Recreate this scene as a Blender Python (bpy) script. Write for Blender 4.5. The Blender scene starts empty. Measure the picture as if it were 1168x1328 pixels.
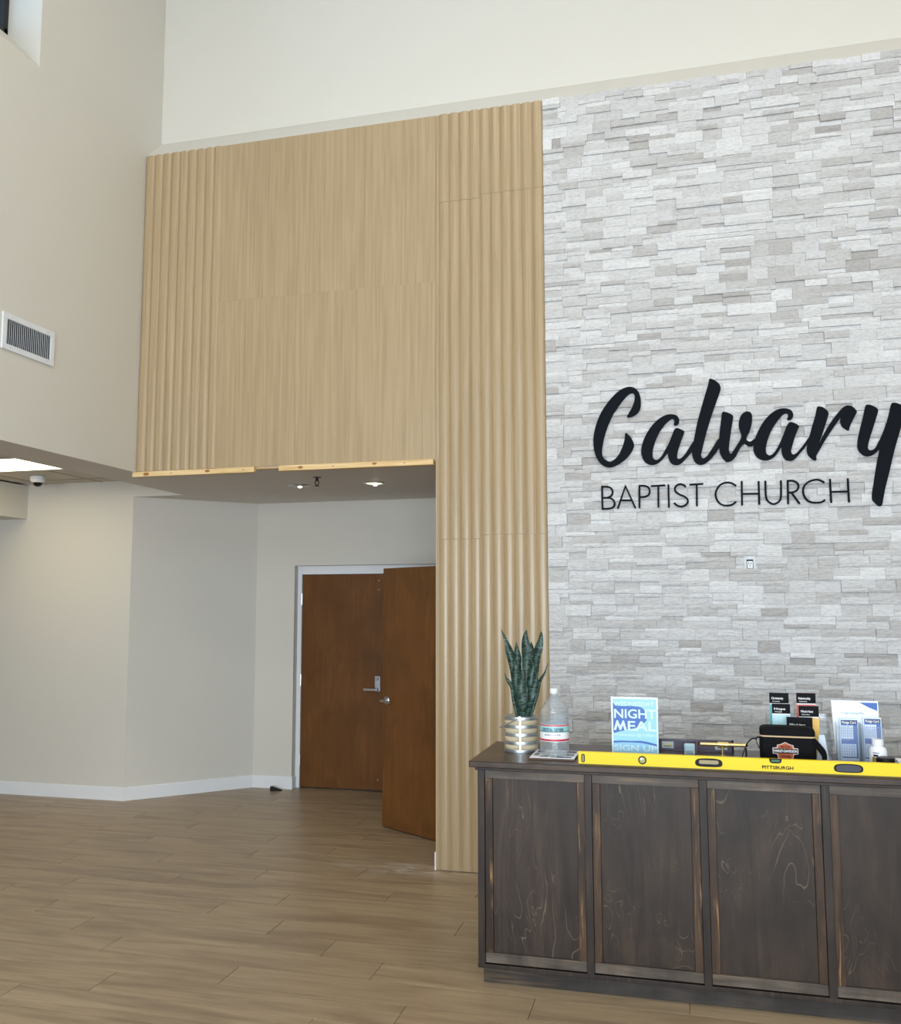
import bpy, bmesh, math, random
import numpy as np
from mathutils import Vector, Matrix
random.seed(7)
sc = bpy.context.scene
col = sc.collection
PI = math.pi

# ------------------------------------------------------------------ camera
S = 1.036
F, YAW, PITCH, ROLL = 1172.06, .2540, .1025, -.0018
CAM = np.array([0, -5.7485 * S, 1.68 * S])
_fw = np.array([-math.sin(YAW) * math.cos(PITCH), math.cos(YAW) * math.cos(PITCH), math.sin(PITCH)])
_r = np.array([math.cos(YAW), math.sin(YAW), 0]); _u = np.cross(_r, _fw)
_R = _r * math.cos(ROLL) + _u * math.sin(ROLL); _U = -_r * math.sin(ROLL) + _u * math.cos(ROLL)
def px(P):
    d = np.array(P, float) - CAM; z = d @ _fw
    return 584 + F * (d @ _R) / z, 664 - F * (d @ _U) / z
def at(u, v, ax, val):
    """the point on the plane axis=val that a photo pixel looks at"""
    d = _fw + _R * (u - 584) / F - _U * (v - 664) / F
    return CAM + d * ((val - CAM[ax]) / d[ax])
cd = bpy.data.cameras.new('camera'); cam = bpy.data.objects.new('camera', cd); col.objects.link(cam)
cd.sensor_fit = 'HORIZONTAL'; cd.sensor_width = 36; cd.lens = F / 1168 * 36; cd.clip_start = .05
cam.matrix_world = Matrix(((_R[0], _U[0], -_fw[0], CAM[0]), (_R[1], _U[1], -_fw[1], CAM[1]), (_R[2], _U[2], -_fw[2], CAM[2]), (0, 0, 0, 1)))
sc.camera = cam

# ------------------------------------------------------------------ world, daylight, exposure
w = bpy.data.worlds.new('world'); sc.world = w; w.use_nodes = True
nt = w.node_tree; nt.nodes.clear()
o_ = nt.nodes.new('ShaderNodeOutputWorld'); b_ = nt.nodes.new('ShaderNodeBackground')
nt.links.new(b_.outputs[0], o_.inputs[0]); b_.inputs[0].default_value = (.46, .72, 1.0, 1); b_.inputs[1].default_value = 2.5
def area(name, loc, aim, sx, sy, power, color):
    l = bpy.data.lights.new(name, 'AREA'); l.shape = 'RECTANGLE'; l.size = sx; l.size_y = sy; l.energy = power; l.color = color
    o = bpy.data.objects.new(name, l); col.objects.link(o); o.location = loc
    o.rotation_euler = (Vector(aim) - Vector(loc)).to_track_quat('-Z', 'Y').to_euler()
    return o
# daylight in the glazed entrance front behind the camera, and in the tall windows above it
area('daylight_entrance', (-.2, -10.4, 1.55), (-.2, 0, 1.55), 6.8, 2.8, 500, (.90, .95, 1.0))
area('daylight_upper_window', (-.2, -10.4, 5.3), (-.2, 0, 5.0), 6.4, 2.3, 45, (1.0, .94, .82))
# warm ceiling lamps of the tall foyer
for lx, ly in ((-1.6, -3.2), (1.8, -3.2), (-1.6, -7), (1.8, -7)):
    area('ceiling_lamp_light', (lx, ly, 7.5), (lx, ly, 0), 1.2, .6, 36, (1.0, .88, .66))
sc.view_settings.view_transform = 'Standard'; sc.view_settings.look = 'None'
sc.view_settings.gamma = 1; sc.view_settings.use_curve_mapping = False
sc.view_settings.exposure = 0.16
sc.cycles.use_denoising = True
sc.cycles.max_bounces = 8; sc.cycles.diffuse_bounces = 5; sc.cycles.transparent_max_bounces = 16
sc.cycles.caustics_reflective = False; sc.cycles.caustics_refractive = False
sc.cycles.sample_clamp_indirect = 6

# ------------------------------------------------------------------ materials
def lin(c):
    c = c / 255
    return c / 12.92 if c <= .04045 else ((c + .055) / 1.055) ** 2.4
def rgb(r, g, b): return (lin(r), lin(g), lin(b), 1)
class NT:
    def __init__(s, name):
        s.m = bpy.data.materials.new(name); s.m.use_nodes = True; s.t = s.m.node_tree
        s.b = s.t.nodes['Principled BSDF']; s.out = s.t.nodes['Material Output']
    def n(s, typ, **kw):
        x = s.t.nodes.new('ShaderNode' + typ)
        for k, v in kw.items():
            if hasattr(x, k): setattr(x, k, v)
            else: x.inputs[k.replace('_', ' ')].default_value = v
        return x
    def l(s, a, b): s.t.links.new(a, b)
    def setb(s, **kw):
        for k, v in kw.items(): s.b.inputs[k.replace('_', ' ')].default_value = v
    def math(s, op, a, b=None, c=None):
        x = s.n('Math', operation=op)
        for i, v in enumerate((a, b, c)):
            if v is None: continue
            if isinstance(v, (int, float)): x.inputs[i].default_value = v
            else: s.l(v, x.inputs[i])
        return x.outputs[0]
    def ramp(s, fac, stops):
        x = s.n('ValToRGB'); e = x.color_ramp.elements
        while len(e) < len(stops): e.new(.5)
        for i, (p, c) in enumerate(stops):
            e[i].position = p; e[i].color = c if len(c) == 4 else (*c, 1)
        s.l(fac, x.inputs[0]); return x.outputs[0]
    def mix(s, fac, a, b, blend='MIX'):
        x = s.n('Mix', data_type='RGBA', blend_type=blend)
        for i, v in ((0, fac), (6, a), (7, b)):
            if isinstance(v, (int, float, tuple)): x.inputs[i].default_value = v
            else: s.l(v, x.inputs[i])
        return x.outputs[2]
    def coords(s, scale=(1, 1, 1), jitter=True, world=False):
        """object (or world) coordinates, shifted by a random amount for each object"""
        v = s.n('NewGeometry').outputs['Position'] if world else s.n('TexCoord').outputs['Object']
        mp = s.n('Mapping'); mp.inputs['Scale'].default_value = scale; s.l(v, mp.inputs[0])
        if jitter:
            r = s.n('ObjectInfo').outputs['Random']; k = s.math('MULTIPLY', r, 37.0)
            cx = s.n('CombineXYZ'); s.l(k, cx.inputs[0]); s.l(k, cx.inputs[1]); s.l(k, cx.inputs[2])
            s.l(cx.outputs[0], mp.inputs['Location'])
        return mp.outputs[0]
    def noise(s, vec, scale, detail=3, rough=.55, dist=0):
        x = s.n('TexNoise'); x.inputs['Scale'].default_value = scale; x.inputs['Detail'].default_value = detail
        x.inputs['Roughness'].default_value = rough; x.inputs['Distortion'].default_value = dist
        s.l(vec, x.inputs['Vector']); return x.outputs['Fac']
    def bump(s, h, strength, dist=.01):
        x = s.n('Bump'); x.inputs['Strength'].default_value = strength; x.inputs['Distance'].default_value = dist
        s.l(h, x.inputs['Height']); s.l(x.outputs[0], s.b.inputs['Normal'])
def flat(name, c, rough=.5, metal=0, spec=.5, emit=None, var=.06):
    t = NT(name); t.setb(Roughness=rough, Metallic=metal, Specular_IOR_Level=spec)
    if emit: t.setb(Emission_Color=c, Emission_Strength=emit); t.setb(Base_Color=c)
    else:
        n = t.noise(t.coords((1, 1, 1)), 14, 3)
        t.l(t.mix(n, tuple(x * (1 - var) for x in c[:3]) + (1,), tuple(min(1, x * (1 + var)) for x in c[:3]) + (1,)), t.b.inputs['Base Color'])
    return t.m
M = {}
def paint(name, c, bump=.06):
    t = NT(name); v = t.coords((1, 1, 1), False, True)
    n = t.noise(v, 2.0, 2); t.l(t.mix(n, tuple(x * .985 for x in c[:3]) + (1,), c), t.b.inputs['Base Color'])
    t.bump(t.noise(v, 160, 2), bump, .002); t.setb(Roughness=.6, Specular_IOR_Level=.3); return t.m
M['wall'] = paint('wall_paint', rgb(211, 208, 200))
M['ceiling'] = paint('ceiling_paint', rgb(214, 210, 204))
M['trim'] = paint('trim_paint', rgb(228, 231, 234), .02)
M['tile'] = paint('ceiling_tile', rgb(196, 188, 176), .3)
def oak():
    t = NT('light_oak_laminate'); v = t.coords((58, 58, 1.3))
    n1 = t.noise(v, 1.0, 5, .6, .4); v2 = t.coords((140, 140, 2.4)); n2 = t.noise(v2, 1.0, 3, .6)
    v3 = t.coords((9, 9, .5)); n3 = t.noise(v3, 1.0, 2)
    c = t.ramp(n1, [(.30, rgb(158, 137, 106)), (.52, rgb(176, 155, 122)), (.74, rgb(187, 167, 135))])
    c = t.mix(t.math('MULTIPLY', n2, .35), c, rgb(143, 120, 90))
    c = t.mix(t.math('MULTIPLY', n3, .30), c, rgb(168, 146, 113))
    t.l(c, t.b.inputs['Base Color']); t.setb(Roughness=.28, Specular_IOR_Level=.5)
    t.bump(n2, .08, .002); return t.m
M['oak'] = oak()
def stone():
    t = NT('split_face_stone'); a = t.n('Attribute', attribute_name='tone').outputs['Fac']
    v = t.coords((1, 1, 1), False, True)
    mp = t.n('Mapping'); mp.inputs['Scale'].default_value = (10, 10, 34); t.l(v, mp.inputs[0])
    sep = t.n('CombineXYZ'); k = t.math('MULTIPLY', a, 91.0); t.l(k, sep.inputs[0]); t.l(k, sep.inputs[1]); t.l(k, sep.inputs[2]); t.l(sep.outputs[0], mp.inputs['Location'])
    n1 = t.noise(mp.outputs[0], 1.0, 6, .62, .8); n2 = t.noise(mp.outputs[0], 3.5, 5, .65, .4)
    f = t.math('ADD', t.math('MULTIPLY', a, .82), t.math('MULTIPLY', n1, .18))
    c = t.ramp(f, [(.05, rgb(164, 160, 158)), (.32, rgb(187, 185, 184)), (.62, rgb(208, 208, 209)), (.95, rgb(230, 231, 232))])
    c = t.mix(t.ramp(n2, [(.36, (1, 1, 1)), (.54, (0, 0, 0))]), c, t.mix(1.0, c, (.83, .82, .81, 1), 'MULTIPLY'))
    t.l(c, t.b.inputs['Base Color']); t.setb(Roughness=.85, Specular_IOR_Level=.2)
    t.bump(t.math('ADD', n1, t.math('MULTIPLY', n2, .6)), .75, .012); return t.m
M['stone'] = stone()
M['mortar'] = flat('mortar', rgb(120, 118, 116), .9)
def plank():
    t = NT('vinyl_plank'); r = t.n('ObjectInfo').outputs['Random']
    v = t.coords((1.3, 16, 16)); n1 = t.noise(v, 1.0, 5, .6, 1.2); v2 = t.coords((4, 90, 90)); n2 = t.noise(v2, 1.0, 4, .6)
    v3 = t.coords((1.0, 6, 6)); n3 = t.noise(v3, 1.3, 3, .5, .6)
    c = t.ramp(n1, [(.28, rgb(141, 122, 99)), (.50, rgb(165, 145, 118)), (.72, rgb(179, 159, 131))])
    c = t.mix(t.ramp(n3, [(.48, (0, 0, 0)), (.70, (.62, .62, .62))]), c, rgb(118, 98, 79))
    c = t.mix(t.math('MULTIPLY', n2, .22), c, rgb(124, 103, 82))
    c = t.mix(t.math('MULTIPLY', t.math('ABSOLUTE', t.math('SUBTRACT', r, .5)), .55), c, rgb(147, 126, 102))
    # drywall dust scuffed over the floor by the fluted column
    pos = t.n('NewGeometry').outputs['Position']; mp = t.n('Mapping'); t.l(pos, mp.inputs[0])
    mp.inputs['Location'].default_value = (1.75 * 1.15, .02 * 4.5, 0); mp.inputs['Scale'].default_value = (1.15, 4.5, 1)
    ln = t.n('VectorMath', operation='LENGTH'); t.l(mp.outputs[0], ln.inputs[0])
    near = t.ramp(ln.outputs['Value'], [(.12, (1, 1, 1)), (.95, (0, 0, 0))])
    dn = t.ramp(t.noise(t.coords((3, 9, 9), False, True), 1.6, 4, .6, 1.0), [(.46, (0, 0, 0)), (.66, (1, 1, 1))])
    c = t.mix(t.math('MULTIPLY', t.math('MULTIPLY', near, dn), .7), c, rgb(205, 200, 194))
    t.l(c, t.b.inputs['Base Color']); t.l(t.ramp(n2, [(.3, (.30,) * 3), (.8, (.46,) * 3)]), t.b.inputs['Roughness'])
    t.setb(Specular_IOR_Level=.40); t.bump(n2, .12, .002); return t.m
M['plank'] = plank()
def darkwood(name, c0, c1, c2, vert=True, lines=0.0, streak=.0, rough=.42, dk=.45):
    t = NT(name); sv = (16, 16, 1.6) if vert else (1.6, 16, 16)
    n1 = t.noise(t.coords(sv), 1.0, 5, .62, 1.4)
    n2 = t.noise(t.coords((3, 3, 2)), 1.3, 4, .55, .6)
    c = t.ramp(n1, [(.30, c0), (.52, c1), (.74, c2)])
    c = t.mix(t.ramp(n2, [(.35, (0, 0, 0)), (.70, (.8, .8, .8))]), c, tuple(x * dk for x in c0[:3]) + (1,))
    if lines:
        n3 = t.noise(t.coords((4.5, 4.5, 1.7) if vert else (1.7, 4.5, 4.5)), 1.0, 2.5, .5, 1.3)
        fr = t.math('FRACT', t.math('MULTIPLY', n3, 13.0))
        ln = t.ramp(fr, [(.0, (0, 0, 0)), (.05, (1, 1, 1)), (.11, (0, 0, 0))])
        msk = t.ramp(t.noise(t.coords((4, 4, 3)), 1.0, 3), [(.50, (0, 0, 0)), (.62, (1, 1, 1))])
        c = t.mix(t.math('MULTIPLY', t.math('MULTIPLY', ln, msk), lines), c, rgb(128, 112, 94))
    if streak:
        n4 = t.noise(t.coords((60, 60, 3) if vert else (3, 60, 60)), 1.0, 4, .6, .8)
        m4 = t.ramp(t.noise(t.coords((2, 2, 2.2)), 1.6, 2), [(.45, (0, 0, 0)), (.6, (1, 1, 1))])
        c = t.mix(t.math('MULTIPLY', t.math('MULTIPLY', t.ramp(n4, [(.5, (0, 0, 0)), (.66, (1, 1, 1))]), m4), streak), c, rgb(150, 118, 82))
    t.l(c, t.b.inputs['Base Color']); t.setb(Roughness=rough, Specular_IOR_Level=.28); t.bump(n1, .15, .002); return t.m
M['desk_panel'] = darkwood('stained_plywood', rgb(42, 34, 28), rgb(58, 46, 38), rgb(72, 57, 45), True, .55)
M['desk_stile'] = darkwood('stained_pine_stile', rgb(44, 32, 24), rgb(72, 53, 38), rgb(102, 76, 52), True, 0, .9)
M['desk_rail'] = darkwood('stained_pine_rail', rgb(72, 64, 58), rgb(98, 88, 79), rgb(124, 112, 100), False, 0, .35)
M['desk_post'] = darkwood('stained_pine_post', rgb(38, 31, 28), rgb(50, 41, 36), rgb(64, 52, 44), True, 0, .12)
M['desk_top'] = darkwood('stained_desk_top', rgb(50, 38, 31), rgb(68, 52, 42), rgb(86, 68, 55), False, 0, .12, .30)
M['desk_plinth'] = darkwood('stained_plinth', rgb(46, 42, 40), rgb(66, 60, 55), rgb(88, 79, 70), False, 0, .25)
M['door'] = darkwood('door_veneer', rgb(100, 64, 30), rgb(110, 71, 35), rgb(122, 80, 42), True, 0, 0, .38, .78)
def pine():
    t = NT('raw_pine'); v = t.coords((2.2, 40, 40)); n = t.noise(v, 1.0, 4, .6, .6)
    c = t.ramp(n, [(.30, rgb(196, 160, 104)), (.55, rgb(224, 193, 140)), (.75, rgb(238, 214, 168))])
    t.l(c, t.b.inputs['Base Color']); t.setb(Roughness=.6); return t.m
M['pine'] = pine()
M['knot'] = flat('pine_knot', rgb(156, 106, 58), .6, var=.25)
M['white_metal'] = flat('white_enamel', rgb(222, 226, 232), .4)
M['dark'] = flat('void_shade', rgb(20, 20, 22), .9)  # near-black painted in for the shade inside duct, slots and nail holes
M['black'] = flat('black_plastic', rgb(11, 11, 13), .5, spec=.2)
M['sign_black'] = flat('satin_black_acrylic', rgb(11, 16, 23), .5, spec=.07, var=.03)
M['steel'] = flat('brushed_steel', rgb(188, 190, 194), .30, 1)
M['galv'] = flat('galvanised_steel', rgb(186, 194, 200), .38, .9, var=.2)
M['brass'] = flat('brass', rgb(226, 198, 134), .32, .8)
M['black_metal'] = flat('black_window_frame', rgb(16, 17, 19), .4)
def emit(name, c, s):
    t = NT(name); t.setb(Base_Color=c, Emission_Color=c, Emission_Strength=s, Roughness=.5); return t.m
M['diffuser'] = emit('lit_diffuser', (1.0, .86, .56, 1), 7.0)
M['bulb'] = emit('lit_bulb', (1.0, .90, .72, 1), 12.0)
def clear(name, tint=(.93, .95, .97, 1), rough=.04, body=.06):
    t = NT(name); tr = t.n('BsdfTransparent'); tr.inputs[0].default_value = tint
    gl = t.n('BsdfGlossy'); gl.inputs['Roughness'].default_value = rough
    lw = t.n('LayerWeight'); lw.inputs['Blend'].default_value = .5
    fk = t.math('ADD', t.math('MULTIPLY', t.math('POWER', lw.outputs['Facing'], 3.0), .75), .045)
    df = t.n('BsdfDiffuse'); df.inputs[0].default_value = (.8, .86, .9, 1)
    mx = t.n('MixShader'); t.l(fk, mx.inputs[0]); t.l(tr.outputs[0], mx.inputs[1]); t.l(gl.outputs[0], mx.inputs[2])
    m2 = t.n('MixShader'); m2.inputs[0].default_value = body; t.l(mx.outputs[0], m2.inputs[1]); t.l(df.outputs[0], m2.inputs[2])
    n = t.noise(t.coords((1, 1, 1)), 60, 2); bp = t.n('Bump'); bp.inputs['Strength'].default_value = .1; t.l(n, bp.inputs['Height']); t.l(bp.outputs[0], gl.inputs['Normal'])
    t.l(m2.outputs[0], t.out.inputs[0]); return t.m
M['acrylic'] = clear('clear_acrylic'); M['bottle'] = clear('clear_bottle_plastic', (.93, .96, .98, 1), .10, .12); M['glass'] = clear('window_glass', (.92, .96, 1, 1), .0, .0)

# ------------------------------------------------------------------ mesh helpers
class MB:
    def __init__(s): s.v = []; s.f = []
    def box(s, x0, x1, y0, y1, z0, z1):
        n = len(s.v); s.v += [(x, y, z) for z in (z0, z1) for y in (y0, y1) for x in (x0, x1)]
        s.f += [tuple(n + i for i in q) for q in ((0, 2, 3, 1), (4, 5, 7, 6), (0, 1, 5, 4), (2, 6, 7, 3), (0, 4, 6, 2), (1, 3, 7, 5))]; return s
    def prism(s, pts, a0, a1, plane='xz'):
        """2D outline extruded along the third axis from a0 to a1"""
        ar = sum(p[0] * q[1] - q[0] * p[1] for p, q in zip(pts, pts[1:] + pts[:1]))
        if ar < 0: pts = pts[::-1]
        mk = {'xz': lambda p, a: (p[0], a, p[1]), 'xy': lambda p, a: (p[0], p[1], a), 'yz': lambda p, a: (a, p[0], p[1])}[plane]
        n = len(s.v); k = len(pts)
        s.v += [mk(p, a0) for p in pts] + [mk(p, a1) for p in pts]
        fl = plane == 'xz'
        f0 = tuple(range(n, n + k)); f1 = tuple(range(n + k, n + 2 * k))
        s.f += [f0 if fl else f0[::-1], f1[::-1] if fl else f1]
        for i in range(k):
            j = (i + 1) % k; q = (n + i, n + k + i, n + k + j, n + j); s.f.append(q if fl else q[::-1])
        return s
    def lathe(s, prof, c=(0, 0, 0), seg=32, axis='z', sq=None):
        n = len(s.v); k = len(prof)
        for i in range(seg):
            a = 2 * PI * i / seg
            for r, z in prof:
                if axis == 'z': s.v.append((c[0] + r * math.cos(a), c[1] + r * math.sin(a), c[2] + z))
                elif axis == 'y': s.v.append((c[0] + r * math.cos(a), c[1] + z, c[2] + r * math.sin(a)))
                else: s.v.append((c[0] + z, c[1] + r * math.cos(a), c[2] + r * math.sin(a)))
        for i in range(seg):
            j = (i + 1) % seg
            for q in range(k - 1):
                t = (n + i * k + q, n + j * k + q, n + j * k + q + 1, n + i * k + q + 1)
                s.f.append(t[::-1] if axis == 'y' else t)
        for q, rev in ((0, True), (k - 1, False)):
            if prof[q][0] > 1e-6:
                r = tuple(n + i * k + q for i in range(seg)); s.f.append(r[::-1] if rev != (axis == 'y') else r)
        return s
    def tube(s, pts, rad, seg=8, closed=False):
        pts = [Vector(p) for p in pts]; k = len(pts); n = len(s.v); up = None
        for i, p in enumerate(pts):
            d = (pts[(i + 1) % k if closed else min(i + 1, k - 1)] - pts[(i - 1) % k if closed else max(i - 1, 0)]).normalized()
            if up is None: up = d.orthogonal().normalized()
            up = (up - d * up.dot(d)).normalized(); sd = d.cross(up)
            r = rad[i] if isinstance(rad, (list, tuple)) else rad
            for j in range(seg):
                a = 2 * PI * j / seg; s.v.append(tuple(p + up * r * math.cos(a) + sd * r * math.sin(a)))
        for i in range(k if closed else k - 1):
            for j in range(seg):
                a, b = n + i * seg + j, n + i * seg + (j + 1) % seg; c2, d2 = n + ((i + 1) % k) * seg + (j + 1) % seg, n + ((i + 1) % k) * seg + j
                s.f.append((a, b, c2, d2))
        if not closed: s.f += [tuple(n + j for j in range(seg))[::-1], tuple(n + (k - 1) * seg + j for j in range(seg))]
        return s
    def grid(s, rows):
        n = len(s.v); k = len(rows[0])
        for r in rows: s.v += [tuple(p) for p in r]
        for i in range(len(rows) - 1):
            for j in range(k - 1): s.f.append((n + i * k + j, n + i * k + j + 1, n + (i + 1) * k + j + 1, n + (i + 1) * k + j))
        return s
    def mesh(s, name='mesh', bevel=0, seg=2, smooth=None):
        me = bpy.data.meshes.new(name); me.from_pydata(s.v, [], s.f); me.update()
        if bevel:
            bm = bmesh.new(); bm.from_mesh(me)
            ed = [e for e in bm.edges if len(e.link_faces) == 2 and e.calc_face_angle(0) > .6]
            bmesh.ops.bevel(bm, geom=ed, offset=bevel, segments=seg, affect='EDGES', profile=.5, clamp_overlap=True); bm.to_mesh(me); bm.free()
        if smooth is not None:
            for p in me.polygons: p.use_smooth = True
            me.set_sharp_from_angle(angle=smooth)
        return me
def part(name, mb, mat, parent=None, bevel=0, smooth=None, loc=None, label=None, seg=2):
    me = mb if isinstance(mb, bpy.types.Mesh) else mb.mesh(name, bevel, seg, smooth)
    o = bpy.data.objects.new(name, me); col.objects.link(o)
    if not me.materials: me.materials.append(M[mat] if isinstance(mat, str) else mat)
    if parent: o.parent = parent
    if loc is not None: o.location = loc
    if label: o['label'] = label
    return o
def tag(o, label, cat, group=None):
    o['label'] = label; o['category'] = cat
    if group: o['group'] = group
    return o
def thing(name, label, cat, loc=(0, 0, 0), rz=0, group=None):
    o = bpy.data.objects.new(name, None); col.objects.link(o); o.location = loc; o.rotation_euler = (0, 0, rz); o.empty_display_size = .1
    return tag(o, label, cat, group)
def struct(name, mb, mat, bevel=0):
    o = part(name, mb, mat, None, bevel); o['kind'] = 'structure'; return o
def text(name, s, size, mat, parent, loc, width=None, offset=0, extr=.0004, align='CENTER', rz=0, tilt=0, wrap=None, spacing=1.0, shear=0):
    """raised lettering facing -Y; wrap = radius bends it round a vertical cylinder"""
    c = bpy.data.curves.new(name, 'FONT'); c.body = s; c.size = size; c.extrude = extr; c.offset = offset; c.align_x = align; c.space_character = spacing; c.shear = shear; c.resolution_u = 3
    t = bpy.data.objects.new('tmp', c); col.objects.link(t)
    me = bpy.data.meshes.new_from_object(t.evaluated_get(bpy.context.evaluated_depsgraph_get())); bpy.data.objects.remove(t)
    xs = [v.co.x for v in me.vertices]; k = width / (max(xs) - min(xs)) if width and xs else 1
    for v in me.vertices:
        x, y, z = v.co.x * k, v.co.y, v.co.z
        if wrap: a = x / wrap; r = wrap + z; v.co = (r * math.sin(a), -r * math.cos(a), y)
        else: v.co = (x, -z, y)
    me.materials.clear(); me.materials.append(M[mat])
    o = bpy.data.objects.new(name, me); col.objects.link(o); o.parent = parent; o.location = loc; o.rotation_euler = (tilt, 0, rz)
    return o
def catmull(pts, n=4):
    out = []; k = len(pts)
    for i in range(k):
        p0, p1, p2, p3 = pts[i - 1], pts[i], pts[(i + 1) % k], pts[(i + 2) % k]
        for j in range(n):
            t = j / n
            out.append(tuple(.5 * (2 * p1[a] + (p2[a] - p0[a]) * t + (2 * p0[a] - 5 * p1[a] + 4 * p2[a] - p3[a]) * t * t + (3 * p1[a] - p0[a] - 3 * p2[a] + p3[a]) * t ** 3) for a in (0, 1)))
    return out

# ------------------------------------------------------------------ the room: key measures (metres)
XA, XB, XC, XR = -4.009, -1.648, -.880, 3.6      # left wall face, column edge, oak/stone joint, right wall
ZS, ZT, ZG, ZC = 2.744, 5.244, 2.893, 7.6        # soffit, top of cladding, grid ceiling, high ceiling
YB, YD, YF = 1.3625, 2.206, -10.5                # corridor wall, alcove back wall, entrance front
XE, XF, XS = -4.935, -4.093, -4.418              # alcove corner left, alcove corner back, soffit edge
# floor and planks
fl = struct('floor', MB().box(-9.2, XR, YF, 2.6, -.10, -.0075), 'plank')
PW, PLN = .2142, 1.4475
joints = {0: -2.37, 1: -2.685, 2: -2.21, 3: -3.265, 4: -2.93, 5: -2.145, 6: -2.68, 7: -3.025, -1: -1.773, -2: -2.72, -3: -2.10}
pm = {}
def plank_mesh(x0, x1):
    L = round(x1 - x0, 3)
    if L not in pm:
        g, c, h, wd = .0016, .0010, .0075, PW
        o = [(g, g), (L - g, g), (L - g, wd - g), (g, wd - g)]; i = [(g + c, g + c), (L - g - c, g + c), (L - g - c, wd - g - c), (g + c, wd - g - c)]
        m = MB(); m.v = [(x, y, 0) for x, y in o] + [(x, y, h - c * .6) for x, y in o] + [(x, y, h) for x, y in i]
        m.f = [(8, 9, 10, 11)] + [(4 + a, 4 + (a + 1) % 4, 8 + (a + 1) % 4, 8 + a) for a in range(4)] + [(a, (a + 1) % 4, 4 + (a + 1) % 4, 4 + a) for a in range(4)]
        pm[L] = m.mesh('plank')
    return pm[L]
nplank = 0
for k in range(-14, 12):
    y1 = -.705 - PW * k; y0 = y1 - PW
    j = joints.get(k, -2.4 + random.uniform(-.7, .7))
    x = j - PLN * 5
    while x < 1.4:
        a, b = max(x, -9.0), min(x + PLN, XR - .1); x += PLN
        if b - a < .1: continue
        if y0 > YB + .05 and (b < XE or a > XB): continue
        if px((b, (y0 + y1) / 2, 0))[0] < -60 or px((a, (y0 + y1) / 2, 0))[0] > 1250: continue
        part('plank', plank_mesh(a, b), 'plank', fl, loc=(a, y0, -.0075)); nplank += 1
# back wall with sloped ledge above the cladding, open to the alcove at the left below
wb = MB()
wb.prism([(.012, ZS + .02), (.012, ZT), (.205, ZT + .205), (.205, ZC), (.40, ZC), (.40, ZS + .02)], XA - .005, XR, 'yz')
wb.box(XB + .012, XR, .012, .40, 0, ZS)
wall_back = struct('wall_back', wb, 'wall')
# left wall of the tall foyer with a high window, sloped sill and deep reveals
YW0, YW1, ZW0, ZW1, XWG = -1.215, -3.9, 5.253, 6.9, -4.268
m = MB()
m.box(XS, XA, YF, .21, ZS + .0005, ZW0).box(XS, XA, YF, .21, ZW1, ZC).box(XS, XA, YW0, .21, ZW0, ZW1).box(XS, XA, YF, YW1, ZW0, ZW1)
m.prism([(XA, ZW0), (XWG, ZW0 + .265), (XS, ZW0 + .265), (XS, ZW0)], YW1, YW0, 'xz')
wall_left = struct('wall_left', m, 'wall')
w1 = struct('window_1', MB().box(XS + .02, XWG - .055, YW1, YW0, ZW0 + .265, ZW0 + .27), 'black_metal')
zf = ZW0 + .265
m = MB(); fr = .038
for y in (YW1, (YW0 + YW1) / 2 - fr / 2, YW0 - fr): m.box(XWG - .06, XWG, y, y + fr, zf, ZW1)
m.box(XWG - .06, XWG, YW1, YW0, zf, zf + fr).box(XWG - .06, XWG, YW1, YW0, ZW1 - fr, ZW1)
part('window_frame', m, 'black_metal', w1, .004)
for a, b in ((YW1 + fr, (YW0 + YW1) / 2 - fr / 2), ((YW0 + YW1) / 2 + fr / 2, YW0 - fr)):
    part('pane', MB().box(XWG - .036, XWG - .030, a, b, zf + fr, ZW1 - fr), 'glass', w1)
# the rest of the shell
struct('wall_right', MB().box(XR, XR + .15, YF, .4, 0, ZC), 'wall')
m = MB().box(-9.2, XR, YF - .15, YF, 0, .15).box(-9.2, -3.6, YF - .15, YF, .15, ZC).box(3.2, XR, YF - .15, YF, .15, ZC)
m.box(-3.6, 3.2, YF - .15, YF, 3.0, 4.2).box(-3.6, 3.2, YF - .15, YF, 6.5, ZC)
struct('wall_front', m, 'wall')
struct('wall_far_left', MB().box(-9.35, -9.2, YF, YB + .1, 0, ZG + .1), 'wall')
struct('ceiling', MB().box(-9.2, XR, YF, .4, ZC, ZC + .1), 'ceiling')
m = MB().prism([(XS, YF), (XA - .0005, YF), (XA - .0005, .012), (XB + .05, .012), (XB + .05, 2.5), (-5.2, 2.5), (-5.2, YB + .001), (XS, YB + .001)], ZS, ZG - .002, 'xy')
struct('ceiling', m, 'ceiling')
# corridor wall, header over the alcove mouth, angled wall, alcove back and right walls
m = MB().box(-9.2, XE, YB, YB + .12, 0, ZG + .06).box(XE, XS, YB + .0015, YB + .12, ZS + .002, ZG + .06)
struct('wall_corridor', m, 'wall')
t = .12; q = t * .7071
m = MB().prism([(XE, YB), (XF, YD), (XF, YD + .2), (XE - .17, YB + .03)], 0, ZS, 'xy')
struct('wall_alcove_left', m, 'wall')
DX0, DX1, DZ = -3.688, -1.78, 2.125                 # door recess in the alcove back wall
m = MB().box(XF - .02, DX0, YD, YD + .25, 0, ZS).box(DX0, DX1, YD, YD + .25, DZ, ZS).box(DX1, XB + .1, YD, YD + .25, 0, ZS)
struct('wall_alcove_back', m, 'wall')
HX, HY = -1.60, .525
m = MB().box(XB + .002, XB + .12, .405, HY - .02, 0, ZS).box(XB + .002, XB + .12, HY + .95, YD, 0, ZS).box(XB + .002, XB + .12, HY - .02, HY + .95, 2.08, ZS)
struct('wall_alcove_right', m, 'wall')
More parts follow.
